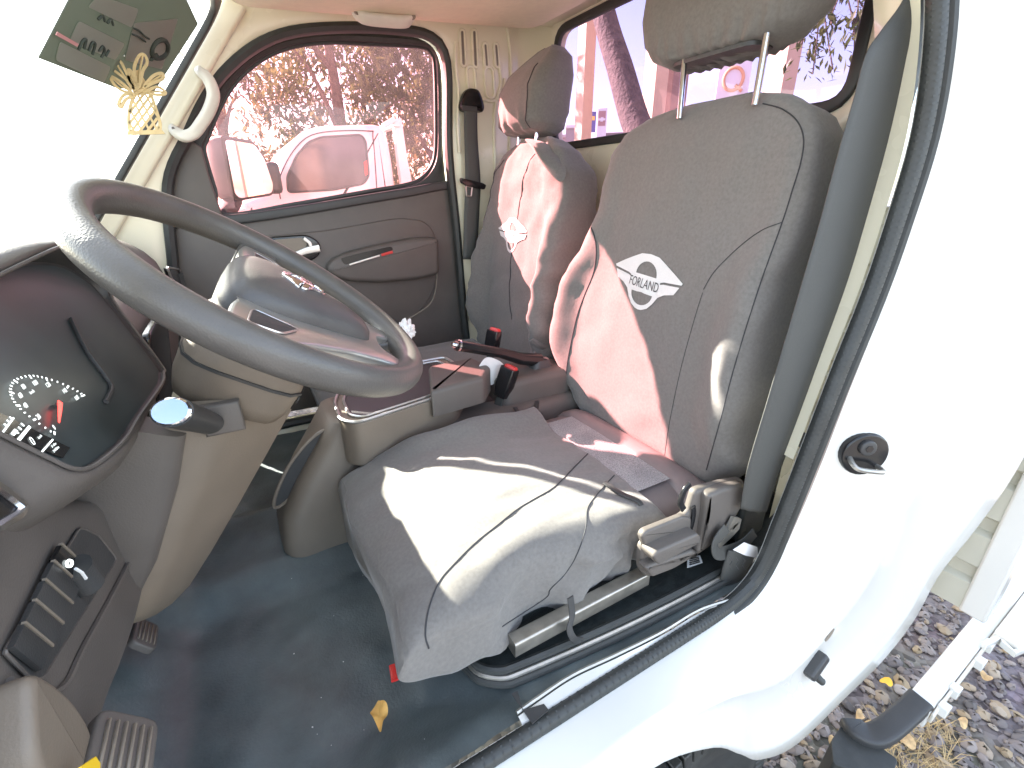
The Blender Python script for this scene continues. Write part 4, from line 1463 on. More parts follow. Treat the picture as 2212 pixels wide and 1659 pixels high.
# shroud below the wheel
sa = V((.551, -.167, .817)).normalized()
hubc = V((.037, .735, 1.377))
wx_ = V((0, 1, 0)) - sa * sa.y
wx_.normalize()                      # across, to the passenger side
wy_ = sa.cross(wx_).normalized()     # towards the driver or away
if wy_.x < 0:
    wy_ = -wy_
WPt = lambda a, b, d=0.: hubc + wx_ * a + wy_ * b + sa * d
rows = []
for d, k in ((-.175, .62), (-.165, .9), (-.14, 1.0), (-.10, 1.02), (-.07, .96), (-.055, .8)):
    rows.append([WPt(a * k, b * k + .01, d) for a, b in rect(.165, .155, .045)])
obj('shroud', *loft(rows), DASH_M, col, sharp=70)
obj('shroud_seam', *sweep([WPt(a * 1.035, b * 1.035 + .01, -.105) for a, b in rect(.165, .155, .045)], rect(.003, .004), True, up=sa), DARK, col)
for a, b in ((.0, .088), (.045, .088)):
    c = WPt(a - .04, b + .002, -.125)
    obj('screw_recess', *slab([c + wx_ * .007 * math.cos(t) + sa * .007 * math.sin(t) for t in [i * math.pi / 8 for i in range(16)]], wy_ * .002), DARK, col)
# stalk switch with bright end cap
s0, s1 = at(452, 915, 'y', .66), at(372, 890, 'y', .565)
ds_ = (s1 - s0).normalized()
obj('stalk_base', *fillet_slab([s0 + V((.012, .03, .0)) + v for v in (V((-.020, 0, -.022)), V((.026, 0, -.022)), V((.026, 0, .022)), V((-.020, 0, .022)))], (0, -.026, 0), .006), DASH, col)
obj('stalk', *sweep([s0, s0.lerp(s1, .5), s1], circ(.020, 24, .016), up=V((0, 0, 1)), scale=[.85, .95, 1.0]), DARK, col)
obj('stalk_cap', *sweep([s1, s1 + ds_ * .004, s1 + ds_ * .006], circ(.0195, 24, .0155), up=V((0, 0, 1)), scale=[1.0, .98, .86]), CHROME, col)

# ------------------------------------------------------------------ steering wheel
sw_ = thing('steering_wheel', 'black leatherette steering wheel with silver lower trim and chrome badge', 'steering wheel', hubc)
R0, r0_ = .217, .0195
rp = [WPt(R0 * math.cos(2 * math.pi * i / 120), R0 * math.sin(2 * math.pi * i / 120)) for i in range(120)]
obj('wheel_rim', *sweep(rp, [(a * 1.0, b * 1.12) for a, b in circ(r0_, 18)], True, up=sa), WHEELM, sw_, sharp=180)
# airbag pad: broad at the top, narrowing towards the driver, domed
pad = [(0, -.062), (.045, -.060), (.076, -.048), (.084, -.015), (.076, .03), (.056, .08), (.038, .122), (.022, .146), (0, .152)]
pad = pad + [(-x, y) for x, y in reversed(pad[1:-1])]
pl_ = resample(csp([V((a, b, 0)) for a, b in pad], 96, True), 96)
rows = []
for k, d in ((.80, -.075), (.97, -.055), (1.0, -.022), (.985, -.004), (.94, .008), (.84, .017), (.62, .024), (.3, .028), (.04, .029)):
    rows.append([WPt(p.x * k, (p.y - .02) * k + .02, d) for p in pl_])
padm = obj('airbag_pad', *loft(rows), M('pad_plastic', (.085, .078, .074), .42, var=.1, vs=14, bump=.3, bs=380, dist=.0006, bkind='voronoi'), sw_, sharp=180)
# spokes
for pts, w in (([(.10, -.025, -.030), (.15, -.022, -.026), (.205, -.020, -.008)], .06), ([(-.10, -.025, -.030), (-.15, -.022, -.026), (-.205, -.020, -.008)], .06), ([(.030, .13, -.036), (.045, .17, -.030), (.052, .207, -.010)], .035), ([(-.030, .13, -.036), (-.045, .17, -.030), (-.052, .207, -.010)], .035)):
    P = csp([WPt(*p) for p in pts], 12)
    obj('spoke', *sweep(P, rect(w, .020, .007), up=sa), WHEELM, sw_)
# silver trim: broad U round the lower edge of the pad, over the spokes
tr = [(.090, -.046), (.15, -.050), (.192, -.045), (.192, .004), (.160, .022), (.132, .055), (.098, .110), (.078, .160), (.072, .196), (.040, .200), (.030, .172), (0, .166)]
tr = tr + [(-x, y) for x, y in reversed(tr[:-1])] + [(-.075, .02), (-.05, .07), (-.02, .125), (.02, .125), (.05, .07), (.075, .02)]
tl = resample(rloop([V((a, b, 0)) for a, b in tr], .010, 3), 180)
obj('silver_trim', *fillet_slab([WPt(p.x, p.y, -.022) for p in tl], sa * .020, .006, 3), SATIN, sw_, sharp=50)
for s_ in (-1, 1):
    q = rloop([WPt(s_ * .110, -.026, -.0015), WPt(s_ * .158, -.030, -.0015), WPt(s_ * .150, .008, -.0015), WPt(s_ * .112, .030, -.0015)], .008, 4)
    ky = obj('thumb_key', *fillet_slab(q, sa * .003, .0015, 2), DARK, sw_)
    obj('key_ring', *tube([p + sa * .002 for p in q], .0014, 6, True), SATIN, ky)
# chrome badge on the pad
A, B, Cc = emblem_shape()
vs, fs = fill2d([A, B, Cc])
vs2 = [WPt(v.x * .028, -v.y * .034 + .030, .0315 - .005 * (v.x * v.x + v.y * v.y)) for v in vs]
n_ = len(vs2)
bd = obj('badge', vs2, fs, CHROME, sw_, sharp=180)
sm = bd.modifiers.new('solid', 'SOLIDIFY')
sm.thickness = .006
sm.offset = 0
obj('badge_lettering', *[(lambda tv, tf: ([WPt(v.x * .0052, -v.y * .008 + .032, .0352) for v in tv], tf))(*text_mesh('FORLAND', 1.0))][0], DARK, sw_, smooth=False)

# ------------------------------------------------------------------ centre console
con = thing('centre_console', 'grey brown centre console with open pocket between the two seats', 'centre console', (.1, 1.1, .70))
# front pedestal: a smooth duct running down to the floor
ped = []
for z, xa, xb, ya, yb in ((.70, -.03, .13, .975, 1.19), (.75, -.035, .16, .98, 1.19), (.82, -.02, .22, .99, 1.19), (.90, .03, .30, 1.0, 1.19), (.97, .08, .38, 1.01, 1.19), (1.02, .11, .45, 1.015, 1.185)):
    ped.append([V((p.x, p.y, z)) for p in rloop([(xa, ya, 0), (xb, ya, 0), (xb, yb, 0), (xa, yb, 0)], .045, 6)])
obj('pedestal', *loft(ped), DASH_M, con, sharp=70)
# oval pocket in its forward slope: flat dark piece for its shaded hollow
pk = [at(x, y, 'y', 1.06) for x, y in ((608, 1090), (612, 1060), (640, 1000), (680, 950), (715, 925), (738, 930), (735, 960), (700, 1010), (660, 1050), (630, 1080))]
nrm = V((-.75, -.45, .45)).normalized()
pk = [p for p in pk]
P = resample(csp(pk, 60, True), 60)
pkt = obj('pocket', *slab([p + V((-.014, -.012, .005)) for p in P], (.012, .01, -.004)), DARK, con)
obj('pocket_edge', *tube([p + V((-.015, -.013, .006)) for p in P], .004, 6, True), DASH_M, con)
# console top with bright double rim
yt = 1.02
rim = [at(x, y, 'z', 1.045) for x, y in ((722, 868), (735, 905), (770, 912), (905, 868), (985, 842), (1010, 800), (960, 770), (800, 800), (735, 835))]
rl = rloop(rim, .02, 5)
body = obj('console_box', *slab([V((p.x, p.y, .93)) for p in rl], (0, 0, .11)), DASH_M, con, bevel=.004)
obj('console_rim', *tube([V((p.x, p.y, 1.043)) for p in rl], .004, 6, True), SATIN, body)
rc = sum(rl, V((0, 0, 0))) / len(rl)
obj('tray_rim', *tube([rc + (V((p.x, p.y, 1.044)) - V((rc.x, rc.y, 1.044))) * .86 + V((0, 0, 1.044 - rc.z)) for p in rl], .0035, 6, True), SATIN, body)
obj('tray_floor', *slab([rc + (V((p.x, p.y, 0)) - V((rc.x, rc.y, 0))) * .84 + V((0, 0, 1.0405 - rc.z)) for p in rl], (0, 0, .001)), DARK, body)
# rear part of the console: storage box and cover behind the wheel
bx_ = rloop([at(x, y, 'z', 1.07) for x, y in ((925, 790), (930, 845), (1045, 815), (1060, 790), (1020, 770))], .01, 4)
obj('storage_lid', *fillet_slab([V((p.x, p.y, 1.0)) for p in bx_], (0, 0, .07), .012, 4), DASH, con)
obj('rear_box', *fillet_slab(rloop([(.56, 1.02, .95), (.80, 1.02, .95), (.80, 1.17, .95), (.56, 1.17, .95)], .03, 5), (0, 0, .08), .02, 4), DASH, con)
obj('tunnel_cover', *fillet_slab(rloop([(.15, .99, .72), (.82, .99, .72), (.82, 1.19, .72), (.15, 1.19, .72)], .03, 5), (0, 0, .24), .03, 4), DASH, con)

# parking brake
pb = thing('parking_brake', 'black parking brake lever with bright release button between the seats', 'parking brake', (.62, 1.09, 1.02))
q0, q1, q2 = at(1165, 778, 'y', 1.09), at(1080, 762, 'y', 1.09), at(985, 745, 'y', 1.09)
obj('lever', *sweep([q0, q0.lerp(q1, .5) + V((0, 0, -.006)), q1, q1.lerp(q2, .5), q2], circ(.015, 14, .017), up=V((0, 1, 0)), scale=[1.35, 1.2, .95, 1, 1]), BLACKG, pb)
dl = (q2 - q1).normalized()
obj('release_button', *sweep([q2, q2 + dl * .012], circ(.009, 12), scale=[1, .8]), CHROME, pb)
obj('end_ring', *sweep([q2 - dl * .010, q2 - dl * .005], circ(.0165, 14, .018), up=V((0, 1, 0))), CHROME, pb)
obj('gaiter', *loft([[q0 + V((.0 + x, y, -.09)) for x, y in rect(.12, .09, .02)], [q0 + V((x, y, -.04)) for x, y in rect(.09, .07, .02)], [q0 + V((x, y, .005)) for x, y in rect(.05, .045, .015)]]), DARK, pb)


def buckle(name, px, yy, label, w=.030, h=.075, lean=(.25, 0, 1)):
    t = thing(name, label, 'seat belt buckle', at(px[0], px[1] + 40, 'y', yy), 'seat belt buckles')
    c = at(*px, 'y', yy)
    u = V(lean).normalized()
    s = V((.35, -.9, -.05))
    s = (s - u * s.dot(u)).normalized()
    f = u.cross(s)
    rows = []
    for d, k in ((-h, .75), (-h * .6, 1.0), (-.008, 1.0), (0, .95)):
        rows.append([c + u * d + s * a * k + f * b * k for a, b in rect(w * 1.5, w, .006)])
    obj('housing', *loft(rows), BLACKG, t, sharp=60)
    rows = [[c + u * d + s * a * k + f * (b * k + w * .12) for a, b in rect(w * 1.15, w * .52, .003)] for d, k in ((-.002, 1), (.004, 1), (.007, .85))]
    obj('release_button', *loft(rows), RED, t, sharp=60)
    obj('stalk', *sweep([c - u * h * .9, c - u * (h + .06)], rect(.026, .006, .002), up=f), BELT, t)
    return t


buckle('belt_buckle', (1102, 795), 1.035, 'black belt buckle with red button beside the driver cushion', .032, .085, (.35, -.05, 1))
buckle('belt_buckle', (1068, 714), 1.17, 'black belt buckle with red button beyond the parking brake', .028, .07, (.2, 0, 1))

# paper card tucked beside the buckle and a crumpled tissue
cp = [at(x, y, 'y', 1.075) for x, y in ((1052, 772), (1088, 788), (1078, 815), (1060, 832), (1022, 822), (1030, 800))]
vs, fs = slab(resample(csp(cp, 40, True), 40), (.001, .0015, 0))
tag(obj('paper_card', vs, fs, PAPER), 'white paper card stuck behind the driver belt buckle', 'paper')
tc_ = at(878, 715, 'y', 1.17)
bm = bmesh.new()
bmesh.ops.create_icosphere(bm, subdivisions=4, radius=1)
for v in bm.verts:
    n1 = noise.noise(v.co * 2.3) + .6 * noise.noise(v.co * 5.1 + V((3, 1, 2)))
    k = .020 * (1 + .55 * n1)
    v.co = tc_ + V((v.co.x * k, v.co.y * k, v.co.z * k * 1.35))
tv, tf = [v.co.copy() for v in bm.verts], [tuple(x.index for x in f.verts) for f in bm.faces]
bm.free()
tag(obj('crumpled_tissue', tv, tf, PAPER, sharp=25), 'crumpled white tissue lying on the console near the wheel', 'tissue')

# ------------------------------------------------------------------ seat belts
def ribbon(L_, R_, th=.0015, nrm=(0, -1, 0)):
    n = len(L_)
    v = V(nrm) * th
    vs = L_ + R_ + [p + v for p in L_] + [p + v for p in R_]
    fs = []
    for i in range(n - 1):
        fs += [(i, i + 1, n + i + 1, n + i), (2 * n + i, 3 * n + i, 3 * n + i + 1, 2 * n + i + 1), (i, 2 * n + i, 2 * n + i + 1, i + 1), (n + i, n + i + 1, 3 * n + i + 1, 3 * n + i)]
    fs += [(0, n, 3 * n, 2 * n), (n - 1, 3 * n - 1, 4 * n - 1, 2 * n - 1)]
    return vs, fs


sb_ = thing('seat_belt', 'dark webbing seat belt hanging behind the driver seat beside the door seal', 'seat belt', at(1620, 1140, 'y', .44), 'seat belts')
yb = lambda y: .432 - .010 * smooth01(0, 1000, y)
Lp = [(1985, -90), (1951, 0), (1905, 65), (1871, 119), (1845, 215), (1815, 320), (1772, 481), (1740, 590), (1700, 725), (1660, 860), (1615, 1013), (1600, 1100)]
Rp = [(2035, -90), (2022, 0), (2005, 90), (1992, 150), (1962, 260), (1928, 370), (1884, 481), (1850, 580), (1795, 725), (1745, 860), (1688, 1007), (1655, 1105)]
Lw = csp([at(x, y, 'y', yb(y)) for x, y in Lp], 80)
Rw = csp([at(x, y, 'y', yb(y) - .006) for x, y in Rp], 80)
cross = []
for k in range(9):
    t = k / 8
    cross.append([a.lerp(b, t) + V((0, -.006 * math.sin(math.pi * t) * (1 + .6 * math.sin(i * .12)) + .0016 * math.sin(t * 18) * smooth01(50, 79, i), 0)) for i, (a, b) in enumerate(zip(Lw, Rw))])
wv, wf = loft(cross, False, False)
web = obj('webbing', wv, wf, BELT, sb_, sharp=180)
sm = web.modifiers.new('solid', 'SOLIDIFY')
sm.thickness = .0016
# second run of webbing curling towards the pillar foot
P = csp([at(x, y, 'y', .425) for x, y in ((1822, 650), (1790, 740), (1755, 820), (1730, 880), (1722, 920), (1728, 945), (1745, 960))], 40)
obj('lap_webbing', *sweep(P, rect(.030, .002), up=V((.25, -1, 0))), BELT, sb_)
# lower anchor: retractor in shadow, bracket, folded tail with stitched end
ra = at(1640, 1120, 'y', .44)
obj('retractor', *fillet_slab([ra + V((x, .06, z)) for x, z in rect(.09, .12, .015)], (0, -.05, 0), .008), PLAT, sb_)
obj('anchor_strap', *sweep(csp([at(x, y, 'y', .43) for x, y in ((1575, 1130), (1590, 1135), (1560, 1165), (1545, 1180))], 12), rect(.03, .006, .002), up=V((0, -1, 0))), STEEL, sb_)
Lt = csp([at(x, y, 'y', .425) for x, y in ((1570, 1140), (1545, 1175), (1555, 1195), (1600, 1180), (1630, 1150))], 24)
obj('belt_tail', *sweep(Lt, rect(.028, .003, .001), up=V((.2, -1, .3))), BELT, sb_)
Lp2, Rp2 = [(1575, 1190), (1563, 1225), (1556, 1260), (1558, 1290)], [(1636, 1180), (1628, 1208), (1612, 1245), (1600, 1278)]
Lw = csp([at(x, y, 'y', .418) for x, y in Lp2], 24)
Rw = csp([at(x, y, 'y', .412) for x, y in Rp2], 24)
cross = [[a.lerp(b, k / 6) + V((0, -.010 * math.sin(math.pi * k / 6), 0)) for a, b in zip(Lw, Rw)] for k in range(7)]
o = obj('folded_webbing', *loft(cross, False, False), BELT, sb_, sharp=180)
sm = o.modifiers.new('solid', 'SOLIDIFY')
sm.thickness = .004
for k in range(3):
    z0 = [at(1576 + 14 * k + (6 if j % 2 else 0), 1203 + j * 9, 'y', .400) for j in range(4)]
    obj('stitching', *tube(z0, .0008, 4), DARK, o)
tg = [at(x, y, 'y', .402) for x, y in ((1584, 1188), (1608, 1172), (1636, 1182), (1638, 1206), (1610, 1200))]
obj('care_label', *slab(tg, (0, .001, 0)), PAPER, sb_, smooth=False)

sbp = thing('seat_belt', 'seat belt hanging from a round guide on the far wall behind the door', 'seat belt', at(1010, 430, 'y', YF - .04), 'seat belts')
yg = YF - .028
gl_ = [at(x, y, 'y', yg) for x, y in ((1003, 196), (1016, 193), (1030, 200), (1040, 230), (1036, 244), (1020, 240), (1005, 244), (990, 236), (993, 215))]
guide = obj('belt_guide', *fillet_slab(resample(csp(gl_, 60, True), 60), (0, -.030, 0), .012, 4), BLACKG, sbp)
obj('guide_slot', *sweep([at(998, 233, 'y', yg - .031), at(1030, 236, 'y', yg - .031)], rect(.016, .006, .003), up=V((0, -1, 0))), DARK, guide)
Lw = csp([at(x, y, 'y', yg - .030) for x, y in ((1002, 238), (1003, 300), (1005, 390), (1003, 450), (1000, 560))], 40)
Rw = csp([at(x, y, 'y', yg - .034) for x, y in ((1031, 240), (1032, 300), (1038, 390), (1036, 450), (1030, 560))], 40)
cross = [[a.lerp(b, k / 4) + V((0, -.003 * math.sin(math.pi * k / 4), 0)) for a, b in zip(Lw, Rw)] for k in range(5)]
o = obj('webbing', *loft(cross, False, False), BELT, sbp, sharp=180)
sm = o.modifiers.new('solid', 'SOLIDIFY')
sm.thickness = .0018
obj('tongue_bar', *fillet_slab(rloop([at(x, y, 'y', yg - .035) for x, y in ((992, 384), (1040, 395), (1048, 400), (1044, 410), (1005, 402), (994, 395))], .006, 3), (0, -.014, 0), .004), BLACKG, sbp)
tgp = rloop([at(x, y, 'y', yg - .042) for x, y in ((1007, 402), (1020, 404), (1018, 424), (1008, 424))], .003, 3)
obj('tongue', *tube(tgp, .003, 6, True), STEEL, sbp)
# ------------------------------------------------------------------ pedals and small things on the floor
def pedal(c, ux, uy, w, h, label, ribs=6):
    t = thing('foot_pedal', label, 'pedal', c, 'foot pedals')
    n = V(ux).cross(V(uy)).normalized()
    if n.z < 0:
        n = -n
    ux, uy = V(ux).normalized(), V(uy).normalized()
    q = rloop([c + ux * a * w / 2 + uy * b * h / 2 for a, b in ((-1, -1), (1, -1), (1, 1), (-1, 1))], .012, 4)
    obj('pad', *fillet_slab(q, n * .012, .004), DASH, t)
    for k in range(ribs):
        y = (-.5 + (k + .5) / ribs) * h * .8
        obj('grip_rib', *box(c + uy * y + n * .013, (w * .7, h * .05, .004), Matrix((ux, uy, n)).transposed()), DASH_L, t, bevel=.001, seg=1)
    obj('arm', *sweep([c + n * .002, c + V((-.08, 0, .05)), c + V((-.14, .0, .2))], rect(.012, .016, .003), up=V((0, 1, 0))), PLAT, t)


pedal(at(305, 1378, 'x', -.27), (0, 1, 0), (-.5, 0, .8), .06, .045, 'small ribbed pedal showing below the steering column', 5)
pedal(at(245, 1650, 'x', -.17), (0, 1, 0), (-.6, 0, .8), .075, .055, 'ribbed rubber pedal at the lower edge beside the dash', 6)
yt_ = at(185, 1650, 'x', -.16)
tag(obj('yellow_tag', *slab([at(x, y, 'x', -.165) for x, y in ((168, 1659), (200, 1637), (210, 1652), (208, 1680), (170, 1690))], (.002, 0, 0)), M('yellow_plastic', (.85, .55, .02), .5)), 'bright yellow tag beside the ribbed pedal', 'tag')
shp = at(215, 1590, 'z', .73)
bm = bmesh.new()
bmesh.ops.create_icosphere(bm, subdivisions=3, radius=1)
for v in bm.verts:
    k = .022 * (1 + .7 * noise.noise(v.co * 2.9 + V((8, 2, 1))))
    v.co = shp + V((v.co.x * k * .8, v.co.y * k * 1.3, v.co.z * k * .5))
tv, tf = [v.co.copy() for v in bm.verts], [tuple(x.index for x in f.verts) for f in bm.faces]
bm.free()
tag(obj('crumpled_wrapper', tv, tf, M('shiny_wrapper', (.35, .5, .5), .15, .8), sharp=15), 'crumpled shiny wrapper on the dark floor beside the dash', 'wrapper')

lf = [at(x, y, 'z', .742) for x, y in ((822, 1517), (836, 1524), (838, 1540), (830, 1560), (826, 1578), (822, 1585), (815, 1570), (803, 1550), (800, 1540), (812, 1525))]
c = sum(lf, V((0, 0, 0))) / len(lf)
lp_ = resample(csp(lf, 40, True), 40)
vs = [p + V((0, 0, .004 + .004 * math.sin(i * .5))) for i, p in enumerate(lp_)] + [c + V((0, 0, .001))]
fs = [(i, (i + 1) % 40, 40) for i in range(40)]
lo_ = obj('fallen_leaf', vs, fs, M('yellow_leaf', (.72, .40, .10), .6, var=.2, vs=60), sharp=180)
tag(lo_, 'curled yellow leaf lying on the dark cab floor', 'leaf')
# under-seat strap with a red end
us = thing('webbing_scrap', 'black fabric scrap with red tip poking out under the driver cushion', 'fabric scrap', at(870, 1440, 'z', .74))
obj('fabric', *grid(lambda u, v: at(868 + 45 * u, 1405 + 50 * v - 10 * u, 'z', .752) + V((0, 0, .008 * fbm((u, v, 1), 4))), 12, 12), M('black_felt', (.012, .02, .012), .95, var=.4, vs=200), us)
obj('red_tip', *sweep([at(848, 1437, 'z', .757), at(853, 1470, 'z', .755)], rect(.012, .006, .002), up=V((0, 0, 1))), RED, us)
obj('floor_seam', *sweep(csp([at(x, y, 'z', .71) for x, y in ((470, 1160), (510, 1150), (560, 1130), (600, 1112))], 16), rect(.008, .006, .002), up=V((0, 0, 1))), STEEL, cab)
# dirt specks on the vinyl
rnd = random.Random(11)
sp = []
for k in range(34):
    x, y = rnd.uniform(-.1, .6), rnd.uniform(.42, .95)
    if x > .2 and y > .46:
        continue
    s = rnd.uniform(.0006, .0014)
    sp.append(box((x, y, fz(x, y) + s * .4), (s * 1.6, s, s), Matrix.Rotation(rnd.random() * 3, 3, 'Z')))
o = kind(obj('floor_grit', *merge(*sp), PAPER, smooth=False), 'stuff')
o['label'] = 'tiny pale grit scattered on the cab floor'
# rating sticker on the seat platform
stc = [at(x, y, 'z', .7795) for x, y in ((1485, 1205), (1512, 1200), (1518, 1216), (1484, 1227))]
stk_ = thing('warning_sticker', 'small white printed sticker on the black seat platform', 'sticker', stc[0])
obj('sheet', *slab(stc, (0, 0, .0006)), WHITE_M, stk_, smooth=False)
for k in range(4):
    a, b = stc[0].lerp(stc[3], .2 + .2 * k), stc[1].lerp(stc[2], .2 + .2 * k)
    obj('printed_line', *sweep([a.lerp(b, .15) + V((0, 0, .001)), a.lerp(b, .85) + V((0, 0, .001))], rect(.003, .0004), up=V((0, 0, 1))), DARK, stk_, smooth=False)
vp = obj('velcro_patch', *slab([at(x, y, 'z', .7745) for x, y in ((1105, 1500), (1118, 1494), (1130, 1535), (1175, 1522), (1185, 1535), (1150, 1565))], (0, 0, .002)), DARK, cab, smooth=False)

# ------------------------------------------------------------------ things hung in the windscreen
sheetp = w0 - wn * .010
SP = lambda x, y, d=0.: atp(x, y, sheetp - wn * d, wn)


def paper_back(name, col, tr):
    m = bpy.data.materials.new(name)
    m.use_nodes = True
    t = m.node_tree
    t.nodes.clear()
    o = t.nodes.new('ShaderNodeOutputMaterial')
    d = t.nodes.new('ShaderNodeBsdfDiffuse')
    d.inputs['Color'].default_value = (*col, 1)
    l = t.nodes.new('ShaderNodeBsdfTranslucent')
    l.inputs['Color'].default_value = (*tr, 1)
    mx = t.nodes.new('ShaderNodeMixShader')
    mx.inputs['Fac'].default_value = .5
    t.links.new(d.outputs[0], mx.inputs[1])
    t.links.new(l.outputs[0], mx.inputs[2])
    t.links.new(mx.outputs[0], o.inputs['Surface'])
    return m


pc = thing('price_card', 'dark green printed card stuck inside the windscreen, seen from behind', 'card', SP(250, 190))
CARD = paper_back('card_back', (.22, .235, .20), (.15, .17, .145))
PALE = paper_back('card_pale_field', (.50, .53, .46), (.3, .33, .28))
INK = paper_back('card_ink', (.15, .18, .16), (.02, .03, .03))
obj('card_sheet', *slab([SP(x, y) for x, y in ((84, 126), (165, -30), (390, -30), (428, 52), (332, 200), (250, 190))], wn * .001), CARD, pc, smooth=False)
for q in (((170, 45), (270, 95), (250, 130), (150, 90)), ((130, 90), (240, 145), (225, 180), (120, 130)), ((215, -10), (300, 20), (285, 60), (190, 15)), ((290, 50), (385, 40), (350, 150), (270, 130))):
    obj('pale_field', *slab(rloop([SP(x, y, .0015) for x, y in q], .008, 3), wn * .0005), PALE, pc, smooth=False)
ql = [SP(345 + 17 * math.cos(t) * 1.0 + 4 * math.sin(t), 106 - 20 * math.sin(t), .003) for t in [i * math.pi / 14 for i in range(28)]]
obj('card_letter', *tube(ql, .0045, 6, True), INK, pc)
obj('card_letter', *tube([SP(338, 118, .003), SP(325, 128, .003)], .004, 6), INK, pc)
for pts in (((170, 108), (178, 90), (186, 85), (182, 105)), ((192, 110), (200, 92), (206, 96), (200, 118)), ((214, 112), (222, 100), (226, 110), (219, 125)), ((228, 122), (236, 108)), ((212, 42), (222, 34), (226, 46)), ((232, 50), (240, 42), (244, 54)), ((290, 62), (300, 66), (312, 78), (322, 84)), ((286, 74), (300, 80), (314, 90))):
    obj('pen_stroke', *tube(csp([SP(x, y, .003) for x, y in pts], 12), .0016, 5), INK, pc)
obj('pink_rule', *sweep([SP(122, 72, .003), SP(168, 98, .003)], rect(.004, .0006), up=wn), M('pink_ink', (.6, .3, .3), .8), pc)

af = thing('hanging_ornament', 'cut wooden pineapple ornament hanging on a white string before the windscreen', 'ornament', at(268, 118, 'y', 1.09))
AP = lambda x, y, d=0.: at(x, y, 'y', 1.09 - d)
WOOD = M('pale_plywood', (.62, .47, .24), .6, var=.15, vs=60)
obj('string', *tube([AP(240, -40), AP(242, 20), AP(255, 70), AP(268, 122)], .0012, 6), PAPER, af)
bodyp = [(284, 222), (296, 200), (312, 195), (326, 205), (338, 240), (346, 268), (340, 284), (300, 288), (282, 286), (278, 255)]
inside = lambda x, y, lp: sum(((a[1] > y) != (b[1] > y)) and x < (b[0] - a[0]) * (y - a[1]) / (b[1] - a[1]) + a[0] for a, b in zip(lp, lp[1:] + lp[:1])) % 2 == 1
obj('body_outline', *sweep(resample(csp([AP(x, y) for x, y in bodyp], 80, True), 60), rect(.0045, .003), True, up=V((0, 1, 0))), WOOD, af)
for fam, (dx, dy) in enumerate(((.55, 1), (-.75, 1))):
    for k in range(-7, 12):
        run = []
        for j in range(-40, 41):
            x = 300 + k * 17 + dx * j * 3
            y = 240 + dy * j * 3
            if inside(x, y, bodyp):
                run.append(AP(x, y))
        if len(run) > 2:
            obj('lattice_strip', *sweep([run[0], run[-1]], rect(.0032, .0026 + .0004 * fam), up=V((0, 1, 0))), WOOD, af, smooth=False)
for pts in (((290, 196), (270, 170), (250, 155), (234, 140), (240, 122), (258, 130), (272, 155)), ((300, 190), (290, 150), (300, 122), (312, 118), (318, 135), (308, 155)), ((310, 190), (330, 165), (350, 158), (352, 170), (330, 180)), ((285, 200), (262, 195), (245, 180), (240, 165), (262, 178)), ((316, 200), (340, 188), (358, 200), (345, 205)), ((290, 205), (272, 215), (262, 232), (256, 225), (268, 205)), ((296, 195), (280, 175), (278, 150), (290, 165))):
    lp_ = resample(csp([AP(x, y, .002) for x, y in pts], 40, True), 36)
    c = sum(lp_, V((0, 0, 0))) / 36
    obj('frond', *sweep(lp_, rect(.004, .003), True, up=V((0, 1, 0))), WOOD, af)
    far = max(lp_, key=lambda p: (p - lp_[0]).length)
    obj('frond_vein', *tube([lp_[0], c, far], .0016, 5), WOOD, af)
obj('foot', *slab([AP(x, y) for x, y in ((276, 284), (350, 280), (358, 290), (276, 292))], (0, -.004, 0)), WOOD, af)
obj('crown_knot', *slab([AP(x, y, -.001) for x, y in ((272, 160), (300, 150), (322, 190), (312, 205), (290, 205))], (0, .003, 0)), WOOD, af)

# ------------------------------------------------------------------ outside: parked truck
PK = PAINT_OUT
pt = thing('parked_truck', 'white pickup truck parked beyond the passenger window', 'pickup truck', (.8, 4.8, 0))
Yn, Yw = 4.0, 1.62
cabp = [at(x, y, 'y', Yn) for x, y in ((560, 424), (596, 394), (608, 353), (633, 304), (657, 280), (692, 271), (812, 267), (828, 273), (839, 293), (850, 353), (858, 424))]
cabp = [V((cabp[0].x - .12, Yn, cabp[0].z - .04))] + cabp
low = [V((cabp[-1].x, Yn, .55)), V((cabp[0].x, Yn, .55))]
obj('cab_body', *fillet_slab([p + V((0, Yw, 0)) for p in rloop(cabp + low, .03, 3)], (0, -Yw, 0), .06, 4), PK, pt)
wloop = rloop([at(x, y, 'y', Yn - .002) for x, y in ((622, 416), (620, 382), (640, 337), (666, 307), (694, 296), (780, 291), (790, 304), (797, 380), (786, 397), (720, 410))], .03, 4)
TG = M('parked_truck_glass', (.05, .05, .06), .08, 0, var=.3, vs=3)
swn = obj('side_window', *slab(wloop, (0, .004, 0)), TG, pt, smooth=False)
obj('window_rubber', *tube([p + V((0, -.002, 0)) for p in wloop], .007, 6, True), RUBBER, swn)
dl_ = [at(x, y, 'y', Yn - .001) for x, y in ((606, 430), (604, 385), (640, 318), (690, 287), (795, 283), (806, 300), (815, 424))]
obj('door_gap', *tube(csp(dl_, 40), .004, 5), DARK, pt)
hz_ = cabp[1].z
obj('bonnet', *loft([[V((cabp[1].x - .05 - t * .9, y, hz_ - .03 - .12 * t - .05 * abs(2 * (y - Yn - Yw / 2) / Yw) ** 4)) for y in [Yn + .03 + Yw * .965 * k / 12 for k in range(13)]] + [V((cabp[1].x - .05 - t * .9, Yn + Yw, .55)), V((cabp[1].x - .05 - t * .9, Yn + .01, .55))] for t in (0, .4, .8, 1.0)]), PK, pt, sharp=50)
obj('load_bed', *box((cabp[-1].x + 1.05, Yn + Yw / 2, .95), (1.9, Yw + .1, .5)), PK, pt, bevel=.02)
rk = [at(x, y, 'y', Yn + .02) for x, y in ((850, 257), (868, 255), (880, 340), (898, 430), (872, 430), (858, 330))]
